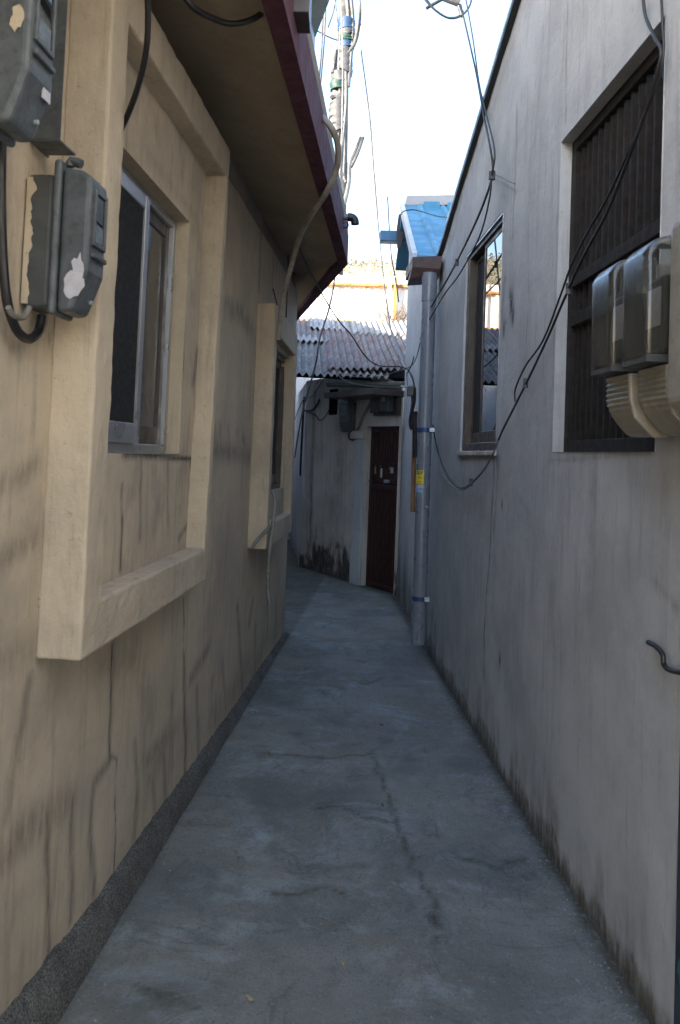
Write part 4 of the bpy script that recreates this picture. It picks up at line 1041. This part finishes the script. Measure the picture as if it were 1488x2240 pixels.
# dry shrub on the terrace
sh = thing('dry_shrub', (1.02, 14.6, 3.86), 'tangled dry leafless shrub against the white fence', 'shrub')
b = MB(); rng = random.Random(4)
cx = at_y(868, 700, 14.68)
for i in range(60):
    p = Vector((cx.x + rng.uniform(-.20, .18), 14.68 + rng.uniform(-.05, .1), 3.86)); pts = [p]; d = Vector((rng.uniform(-.5, .5), rng.uniform(-.2, .2), 1)).normalized()
    for k in range(5):
        d = (d + Vector((rng.uniform(-.5, .5), rng.uniform(-.3, .3), rng.uniform(-.5, .35)))).normalized(); p = p + d * rng.uniform(.07, .18); p.y = min(p.y, 14.88); p.z = max(3.865, p.z); pts.append(p)
    b.tube(pts, [.009, .003], 4, 2)
b.build('branches', M['twig'], sh)

def hill():
    b = MB(); nx, ny = 150, 50
    for j in range(ny + 1):
        for i in range(nx + 1):
            x = -150 + 300 * i / nx; y = 45 + 130 * j / ny
            ridge = 27.2 + 2.4 * mnoise.noise(Vector((x * .022, 2, 3))) + 1.2 * mnoise.noise(Vector((x * .09, 5, 3))) - x * .010
            t = min(1, j / (ny * .5)); z = ridge * (t * t * (3 - 2 * t)) + (fbm(x * .06, y * .06) * 1.4 if t > .05 else 0)
            b.v.append(Vector((x, y, max(z, 0) - .05)))
    for j in range(ny):
        for i in range(nx):
            k = j * (nx + 1) + i; b.f.append((k, k + 1, k + nx + 2, k + nx + 1))
    return structure(b.build('hill', M['hill'], smooth=True))
H_ = hill()
def hill_z(x, y):
    j = (y - 45) / 130 * 50; t = min(1, j / 25)
    ridge = 27.2 + 2.4 * mnoise.noise(Vector((x * .022, 2, 3))) + 1.2 * mnoise.noise(Vector((x * .09, 5, 3))) - x * .010
    return max(0, ridge * (t * t * (3 - 2 * t)) + (fbm(x * .06, y * .06) * 1.4 if t > .05 else 0))
b = MB(); rng = random.Random(12)
for i in range(7500):
    x = rng.uniform(-62, 22); y = rng.uniform(80, 114); z = hill_z(x, y); h = rng.uniform(.3, .85)
    for k in range(5):
        a = rng.uniform(0, 6.28); r_ = rng.uniform(.1, .6) * h * .5; c = Vector((x + r_ * math.cos(a), y + r_ * math.sin(a), z + h * rng.uniform(.2, 1)))
        d1 = Vector((rng.uniform(-1, 1), rng.uniform(-1, 1), rng.uniform(-.3, 1))).normalized() * h * .22; d2 = Vector((rng.uniform(-1, 1), rng.uniform(-1, 1), rng.uniform(-1, 1))).normalized() * h * .16
        b.add([c - d1, c + d2, c + d1, c - d2], [(0, 1, 2, 3)])
ht = b.build('hillside_wood', M['bare_tree']); ht['kind'] = 'stuff'; ht['label'] = 'pale leafless wood covering the far hill'

# unseen block added behind the left house: keeps the low sun off the bend of the alley
sun_block = thing('offscreen_building', (-4, 10.5, 0), 'plain block added to shade the alley bend, unseen behind the yellow house', 'house')
q = MB(); q.box((-4.6, 7.8, -.02), (-2.2, 13.0, 4.7)); q.build('wall', M['farwhite'], sun_block)
q = MB(); q.box((-4.7, 7.7, 4.7), (-2.1, 13.1, 4.85)); q.build('roof', M['capgrey'], sun_block)
q = MB(); q.box((-4.6, 13.002, -.02), (-2.0, 15.0, 3.0)); q.build('low_sun_block', M['oldwhite'], sun_block)  # lower block added to keep sun off the old house's side wall
# sunlit house farther along the alley (seen in the glass of the right hand window)
fh = thing('offscreen_building', (-3.6, 16.5, 0), 'sunlit pale house with grey corrugated roof farther along the alley, mirrored in the window glass', 'house')
q = MB(); q.box((-6.5, 15.2, -.02), (-1.35, 18.5, 2.7)); q.build('wall', M['farwhite'], fh)
b = MB(); n_ = 420
for i in range(n_ + 1):
    x = -6.8 + 5.6 * i / n_; dz = .025 * math.cos(2 * math.pi * x / .11)
    b.v += [Vector((x, 14.95, 2.72 + dz)), Vector((x, 17.2, 3.75 + dz))]
    if i: b.f.append((2 * i - 2, 2 * i, 2 * i + 1, 2 * i - 1))
b.build('roof', M['sheet_a'], fh)
q = MB(); q.box((-4.4, 15.17, 1.0), (-3.4, 15.25, 2.0)); q.build('window', M['alu_dark'], fh)

# ------------------------------------------------------------------ utility pole and wires
PY = 15.9
pole = thing('utility_pole', (at_y(745, 400, PY).x, PY, 3.86), 'concrete utility pole wrapped in white conduits with blue, green and grey tape', 'utility pole')
def pp(u, v, y=PY): return at_y(u, v, y)
q = MB(); ax = pp(744, 300); q.tube([Vector((ax.x - .02, PY, 3.84)), pp(744, 430), pp(750, 130), pp(757, -60)], [.17, .14, .115, .10], 14, 2); q.build('shaft', M['pole'], pole, smooth=True)
fr = PY - .12
for pts, r_, mt in ((((759, 0), (762, 40), (757, 100), (757, 160), (757, 230), (748, 330), (742, 440)), .035, 'conduit_white'), (((768, 0), (772, 50), (768, 120), (762, 190)), .03, 'conduit_white'),
                    (((752, 290), (754, 330), (752, 380), (756, 400)), .035, 'conduit_white'), (((737, 300), (740, 350), (744, 400)), .03, 'conduit_white'),
                    (((788, 300), (776, 330), (765, 360), (763, 400), (752, 450)), .035, 'conduit_white'), (((794, 300), (782, 335), (768, 365)), .03, 'tape_grey'), (((781, 75), (775, 95), (765, 112)), .035, 'conduit_white'),
                    (((735, 110), (731, 140), (728, 160)), .03, 'tape_grey'), (((745, 60), (741, 140), (744, 220), (740, 300)), .02, 'greycable')):
    q = MB(); q.tube([pp(u, v, fr - .02 * i_ / 9) for i_, (u, v) in enumerate(pts)], r_ * 1.35, 8, 4); q.build('conduit', M[mt], pole, smooth=True)
for u, v0, v1, r_, mt in ((759, 45, 68, .15, 'tape_blue'), (758, 68, 82, .145, 'tape_grey'), (758, 82, 94, .15, 'tape_green'), (757, 94, 108, .14, 'tape_blue'), (754, 108, 160, .14, 'tape_grey'), (743, 160, 182, .135, 'tape_grey'),
                         (740, 182, 198, .14, 'tape_green'), (740, 208, 222, .13, 'conduit_white'), (739, 222, 290, .15, 'tape_grey'), (746, 382, 430, .125, 'tape_grey')):
    q = MB(); n_ = max(4, int((v1 - v0) / 5)); pts = []
    q.tube([pp(u + 1.5 * math.sin(v * .7) , v, PY - .03) for v in np.linspace(v0, v1, n_)], [r_ * 1.18 * (1 + .07 * math.sin(i_ * 2.3)) for i_ in range(n_)], 12, 0)
    q.build('tape_wrap', M[mt], pole, smooth=True)
for k_, (u, v) in enumerate(((731, 150), (728, 262))):
    P = pp(u, v, fr); q = MB(); q.prism([P, P + Vector((.05, 0, .14)), P + Vector((.075, 0, .02)), P + Vector((.02, 0, -.1))], (0, .004, 0)); q.build('tape_end', M['tape_grey'], pole)

def cable(pts, r_, mat, label, seg=8, name='cable', cat='cable', k=5, group=None):
    b = MB(); b.tube(pts, r_, seg, k); return tag(b.build(name, M[mat], smooth=True), label, cat, group)
# conduit from the eave down to the far window frame
cable([at_y(*p) for p in ((698, 250, 3.72), (722, 275, 3.7), (738, 312, 3.75), (738, 362, 3.85), (716, 418, 3.95), (682, 468, 4.2), (656, 518, 4.5), (640, 572, 4.75), (622, 640, 4.95), (614, 690, 5.05), (610, 742, 5.12))], .0155, 'beigecable',
      'thick beige cable hanging from the eave down to the far yellow window frame')
cable([at_y(*p) for p in ((598, 1076, 5.18), (602, 1100, 5.14), (596, 1160, 5.12), (588, 1230, 5.12), (586, 1290, 5.12), (590, 1320, 5.13))], .0135, 'greycable', 'grey hose end dangling below the far yellow window frame')
cable([at_y(*p) for p in ((592, 1150, 5.13), (578, 1165, 5.0), (560, 1185, 4.96), (552, 1200, 4.95))], .011, 'greycable', 'short grey cable stub across the foot of the far window frame')
cable([at_y(*p) for p in ((322, -30, 2.0), (324, 40, 2.05), (320, 110, 2.1), (302, 190, 2.18), (282, 245, 2.24), (262, 290, 2.30))], .0085, 'black', 'black cable dropping from above in front of the near window frame')
cable([at_y(*p) for p in ((395, -20, 2.35), (425, 18, 2.38), (470, 42, 2.45), (512, 52, 2.5), (560, 38, 2.55), (595, 5, 2.58), (605, -20, 2.6))], .010, 'black', 'black cable sagging under the eave at the top of the photo')
cable([LW.P(*LW.sz(*p, .03), .03) for p in ((4, 280), (2, 420), (6, 560), (16, 660), (36, 720), (62, 742), (84, 726), (92, 690))], .0115, 'black', 'thick black cable looping below the lower grey meter')
cable([LW.P(*LW.sz(*p, .04), .04) for p in ((18, 672), (30, 690), (52, 694), (64, 672))], .007, 'greycable', 'thin grey meter tail under the lower grey meter')
cable([LW.P(*LW.sz(*p, .02), .02) for p in ((640, 525), (632, 530), (630, 600), (626, 695))], .005, 'black', 'thin black wire running down beside the far window of the yellow house')
cable([LW.P(*LW.sz(*p, .10), .10) for p in ((598, 632), (606, 665), (613, 690))], .004, 'black', 'short thin wire end above the far window frame')
cable([at_y(*p) for p in ((652, 536, 5.6), (672, 580, 6.0), (706, 645, 6.6), (740, 700, 7.0), (768, 732, 7.2), (800, 780, 7.3), (830, 800, 7.3), (880, 803, 7.2), (900, 820, 7.05), (908, 850, 6.95))], .006, 'black', 'thin black wire crossing the alley in front of the corrugated roof')
cable([at_y(*p) for p in ((745, -20, 9), (750, 150, 9), (745, 420, 8.6), (742, 500, 8.4), (728, 640, 8.2), (700, 740, 8.2), (690, 800, 8.4), (660, 910, 9.4), (645, 1000, 10.5))], 0.009, 'greycable', 'thin grey wire falling past the pole to the old house')
cable([at_y(*p) for p in ((790, 110, 12), (808, 250, 12), (820, 400, 12), (834, 560, 12), (850, 690, 11.5), (862, 745, 10.5), (880, 790, 9), (902, 835, 7.4), (908, 870, 7.0))], 0.011, 'black', 'thin dark wire hanging from the sky to the downpipe corner')
for (a, b_, c) in (((852, 540), (843, 600), 'left'), ((853, 540), (866, 600), 'right')):
    pass
cable([at_y(*p) for p in ((848, 430, 13.4), (853, 520, 13.4), (857, 565, 13.4), (866, 612, 13.6), (872, 660, 14))], 0.013, 'black', 'thin wire before the far hill running down to the fence post')
cable([at_y(*p) for p in ((692, 840, 9.3), (720, 810, 9.2), (760, 822, 8.6), (820, 825, 8.0), (870, 812, 7.4), (905, 795, 7.1), (922, 740, 6.85))], .004, 'black', 'thin wire slung below the corrugated eave to the downpipe')
cable([at_y(*p) for p in ((735, 815, 8.8), (760, 835, 8.6), (820, 846, 8.0), (880, 847, 7.4), (906, 846, 7.1))], .004, 'conduit_white', 'thin pale wire across the front of the pale gutter')
cable([DW.P(*DW.sz(*p, .03), .03) for p in ((665, 898), (690, 908), (700, 920), (716, 905), (724, 885))], .006, 'black', 'thin black wire drooping on the stained wall of the old house')
cable([DW.P(*DW.sz(*p, .04), .04) for p in ((664, 898), (680, 898), (692, 888), (699, 874))], .014, 'black', 'thick dark cable stub on the left part of the old wall')
cable([at_y(*p) for p in ((706, 832, 9.6), (684, 866, 10.2), (664, 874, 11.0), (650, 905, 11.6), (640, 935, 12.2))], .006, 'black', 'twisted black wire leaving the pale gutter towards the side wall')
cable([at_y(*p) for p in ((666, 868, 11.05), (664, 900, 11.05), (659, 990, 11.3), (657, 1040, 11.5))], .014, 'black', 'black pipe down the corner of the old house')
# wires at the right
RP = lambda pts, o: [RW.P(*RW.sz(*p, o), o) for p in pts]
cable([at_y(*p) for p in ((1008, 10, 5.6), (1022, 70, 5.45), (1040, 150, 5.2), (1052, 215, 4.95), (1060, 262, 4.8))] + RP(((1072, 320), (1078, 378), (1060, 440), (1030, 510), (985, 600), (950, 660), (930, 700), (920, 742)), .10), .0065, 'black', 'black twisted wire from the sky across the white wall to the downpipe, left of two')
cable([at_y(*p) for p in ((1016, -20, 5.6), (1034, 80, 5.35), (1048, 180, 5.0), (1064, 250, 4.7))] + RP(((1082, 330), (1076, 385), (1070, 440), (1048, 520), (1005, 600), (975, 640), (945, 690), (921, 735)), .11), .005, 'black', 'thinner wire from the sky across the white wall to the downpipe, right of two')
cable(RP(((1073, 380), (1090, 384), (1112, 396), (1126, 402)), .03), .004, 'greycable', 'short tie wire pinned to the white wall under the roof edge', name='tie_wire', cat='wire')
cable(RP(((1446, -20), (1450, 60), (1452, 110), (1440, 175), (1400, 275), (1330, 430), (1290, 500), (1252, 575), (1225, 650), (1188, 745), (1150, 800), (1128, 850), (1127, 878)), .03), .0045, 'black', 'black wire crossing the barred window and ending on the white wall')
cable(RP(((1406, -20), (1412, 35), (1434, 85), (1446, 120), (1420, 220), (1385, 320), (1330, 460), (1285, 545), (1258, 600), (1232, 660), (1200, 735), (1165, 810), (1128, 885), (1098, 945), (1075, 1000), (1050, 1038), (1012, 1068), (985, 1050), (965, 1010), (953, 965), (947, 930)), .035), .0055, 'black', 'black wire crossing the barred window and sagging below the small window')
cable(RP(((1090, 965), (1074, 1002), (1048, 1042), (1010, 1072), (980, 1055), (966, 1030), (960, 1000)), .05), .0045, 'greycable', 'second loose wire doubled in the loop under the small window')
cable(RP(((1418, 1405), (1436, 1415), (1450, 1432), (1452, 1452), (1462, 1464), (1484, 1470), (1500, 1470)), .02), .0075, 'black', 'short bent black cable end sticking from the white wall')
cable([at_y(*p) for p in ((918, -20, 9), (935, 5, 9), (960, 28, 9), (985, 40, 9), (1010, 34, 9), (1028, 12, 9), (1034, -20, 9))], .012, 'black', 'thin wire loop hanging below the insulator in the sky')
cable([at_y(*p) for p in ((922, -20, 9.1), (945, 14, 9.1), (972, 36, 9.1), (1000, 37, 9.1), (1014, 24, 9.1))], .010, 'black', 'second thin wire loop under the insulator in the sky')
ins = thing('insulator', at_y(990, 8, 9.05), 'dark cable insulator hanging against the sky at the top edge', 'insulator')
c_ = at_y(990, 6, 9.05); q = MB(); q.tube([c_ + Vector((-.10, 0, .06)), c_ + Vector((.08, 0, .0))], .045, 12, 0); q.build('body', M['tape_grey'], ins, bevel=.006)
q = MB(); q.tube([c_ + Vector((.07, 0, -.02)), c_ + Vector((.12, 0, -.16))], .022, 8, 0); q.build('clamp', M['black'], ins)
q = MB(); q.tube([c_ + Vector((-.08, 0, .06)), c_ + Vector((-.24, 0, -.04)), c_ + Vector((-.30, 0, -.08))], .018, 8, 2); q.build('clamp', M['black'], ins)
sp_ = [(u, v) for u, v in ((745, -30), (990, -60))]
for k_, (ua, va, ub, vb, y_) in enumerate(((708, -20, 697, 190, 10), (714, -20, 700, 200, 10.5), (730, -20, 740, 90, 11), (738, -20, 718, 60, 12.2), (690, 65, 738, 88, 12.5))):
    lab = ['thin wire nearest the maroon eave against the sky', 'thin wire just right of the one nearest the maroon eave', 'thin upright wire close to the left of the pole', 'thin slanting wire at the pole top', 'thin stay wire running level to the wrapped pole'][k_]
    cable([at_y(ua, va, y_), at_y((ua + ub) / 2 + 2, (va + vb) / 2 + 3, y_), at_y(ub, vb, y_)], .011, 'black', lab)
cable([at_y(*p) for p in ((784, -20, 12), (788, 30, 12), (782, 80, 12.6), (774, 100, 13.3), (762, 115, 13.7))], .022, 'conduit_white', 'pale thick cable curving away from the pole top')
cable([at_y(*p) for p in ((783, 0, 12.2), (800, 150, 12.2), (816, 320, 12.2), (828, 470, 12.2))], 0.007, 'greycable', 'very thin wire crossing the white sky')
cable([at_y(877, 470, 8.1)] + [at_y(*p) for p in ((884, 462, 8.2), (905, 459, 8.25), (930, 465, 8.1), (958, 473, 7.7), (990, 476, 7.2))], .006, 'black', 'thin wire lying across the blue roof')
cable([at_y(*p) for p in ((640, 40, 2.9), (664, 60, 3.0), (682, 160, 3.5), (697, 232, 3.8), (704, 258, 4.2))], .007, 'black', 'black cable running along the top of the maroon fascia')
def tie(parent, u, v, o, r_=.012, h=.022):
    P = RW.at(u, v, o); q = MB(); q.tube([P - Vector((0, 0, h)), P + Vector((0, 0, h))], r_, 8, 0); q.build('tape_tie', M['tape_grey'], parent)
for o_ in list(COL.objects):
    lb = o_.get('label', '')
    if lb.startswith('black twisted wire from'): tie(o_, 1077, 384, .105, .018); tie(o_, 1000, 574, .10)
    if lb.startswith('black wire crossing the barred window and sagging'): tie(o_, 1244, 632, .034); tie(o_, 1150, 838, .034); tie(o_, 1030, 1055, .04)
gr = MB(); rng = random.Random(21)
for i in range(420):
    W, y0, y1 = (RW, .0, 4.1) if i % 5 < 3 else (LW, .0, 4.6)
    sp = rng.uniform(y0, y1); oo = (.02 if W is RW else .07) + abs(rng.gauss(0, .05)); r_ = rng.uniform(.002, .0062)
    P = W.P(sp, .007, oo); vs = [P + Vector((r_ * rng.uniform(.6, 1.2) * x_, r_ * rng.uniform(.6, 1.2) * y_, r_ * rng.uniform(.5, .9) * z_)) for x_, y_, z_ in ((1, 0, 0), (-1, 0, 0), (0, 1, 0), (0, -1, 0), (0, 0, 1), (0, 0, -1))]
    gr.add(vs, [(0, 2, 4), (2, 1, 4), (1, 3, 4), (3, 0, 4), (2, 0, 5), (1, 2, 5), (3, 1, 5), (0, 3, 5)])
go_ = gr.build('grit', M['pole_grit']); go_['kind'] = 'stuff'; go_['label'] = 'loose grit along the foot of both walls'; go_['category'] = 'grit'
# bundle by the downpipe
for k_, off in enumerate((0, 5, 9)):
    cable([at_y(u + off * .6, v, PX.y + .02 + .03 * k_) for u, v in ((897 + k_ * 3, 848), (902, 880), (896 - k_ * 2, 920), (900, 938), (904 + k_, 900), (905, 950), (906, 1000))], .009, 'black',
          ['black cable loop nearest the stick behind the downpipe', 'black cable loop in the middle of the bundle behind the downpipe', 'black cable loop closest to the downpipe'][k_], group='cable bundle by the downpipe')
q = MB(); P = at_y(897, 858, PX.y - .0); q.box((P.x - .02, P.y, P.z - .03), (P.x + .03, P.y + .06, P.z + .05)); tag(q.build('junction_box', M['meter_back'], bevel=.005), 'small dark junction box where wires meet left of the downpipe', 'box')
cable([at_y(*p) for p in ((893, 850, PX.y + .1), (890, 820, 7.0), (900, 800, 6.95), (906, 780, 6.9))], .005, 'black', 'short wire arching above the small junction box')
# elbow pipe on the eave
el = thing('vent_elbow', at_y(757, 480, 5.25), 'short grey pipe with black elbow sticking out past the maroon fascia', 'pipe')
a = at_y(742, 474, 5.25); q = MB(); q.tube([a, at_y(762, 475, 5.25)], .022, 12, 0); q.build('pipe', M['pvc'], el, smooth=True)
q = MB(); q.tube([at_y(761, 475, 5.25), at_y(770, 476, 5.25), at_y(776, 482, 5.25), at_y(777, 491, 5.25)], .028, 12, 4); q.build('elbow', M['black'], el, smooth=True)
q = MB(); q.tube([at_y(756 + 6 * math.cos(t_), 492 + 6 * math.sin(t_), 5.25) for t_ in np.linspace(-1.5, 4.2, 12)], .006, 8, 1); q.build('clip', M['black'], el)

# litter
rng = random.Random(5)
for k_, (u, v, sz_, mt, lab) in enumerate(((590, 1650, .022, 'twig', 'small dark dead leaf near the left wall'), (750, 2108, .011, 'leaf', 'pale wood chip on the concrete, nearest the camera in mid alley'), (735, 1938, .008, 'leaf', 'small pale chip lying in the middle of the alley'),
                                          (545, 2182, .013, 'leaf', 'crumpled pale leaf on the concrete, lower left'), (837, 1760, .009, 'twig', 'tiny dark leaf scrap right of the alley centre'), (835, 1585, .012, 'twig', 'dark leaf crumb farther up the alley'))):
    P = at_z(u, v, .012); b = MB(); a = rng.uniform(0, 3); d1 = Vector((math.cos(a), math.sin(a), 0)) * sz_; d2 = Vector((-math.sin(a), math.cos(a), 0)) * sz_ * .35
    b.add([P - d1, P - d2 + Vector((0, 0, .004)), P + d1 + Vector((0, 0, .006)), P + d2 + Vector((0, 0, .003)), P - d1 - Vector((0, 0, .006)), P - d2 - Vector((0, 0, .006)), P + d1 - Vector((0, 0, .004)), P + d2 - Vector((0, 0, .006))],
          [(0, 1, 2, 3), (7, 6, 5, 4), (0, 4, 5, 1), (1, 5, 6, 2), (2, 6, 7, 3), (3, 7, 4, 0)])
    tag(b.build('dead_leaf' if 'leaf' in lab else 'wood_chip', M[mt]), lab, 'leaf' if 'leaf' in lab else 'wood chip')
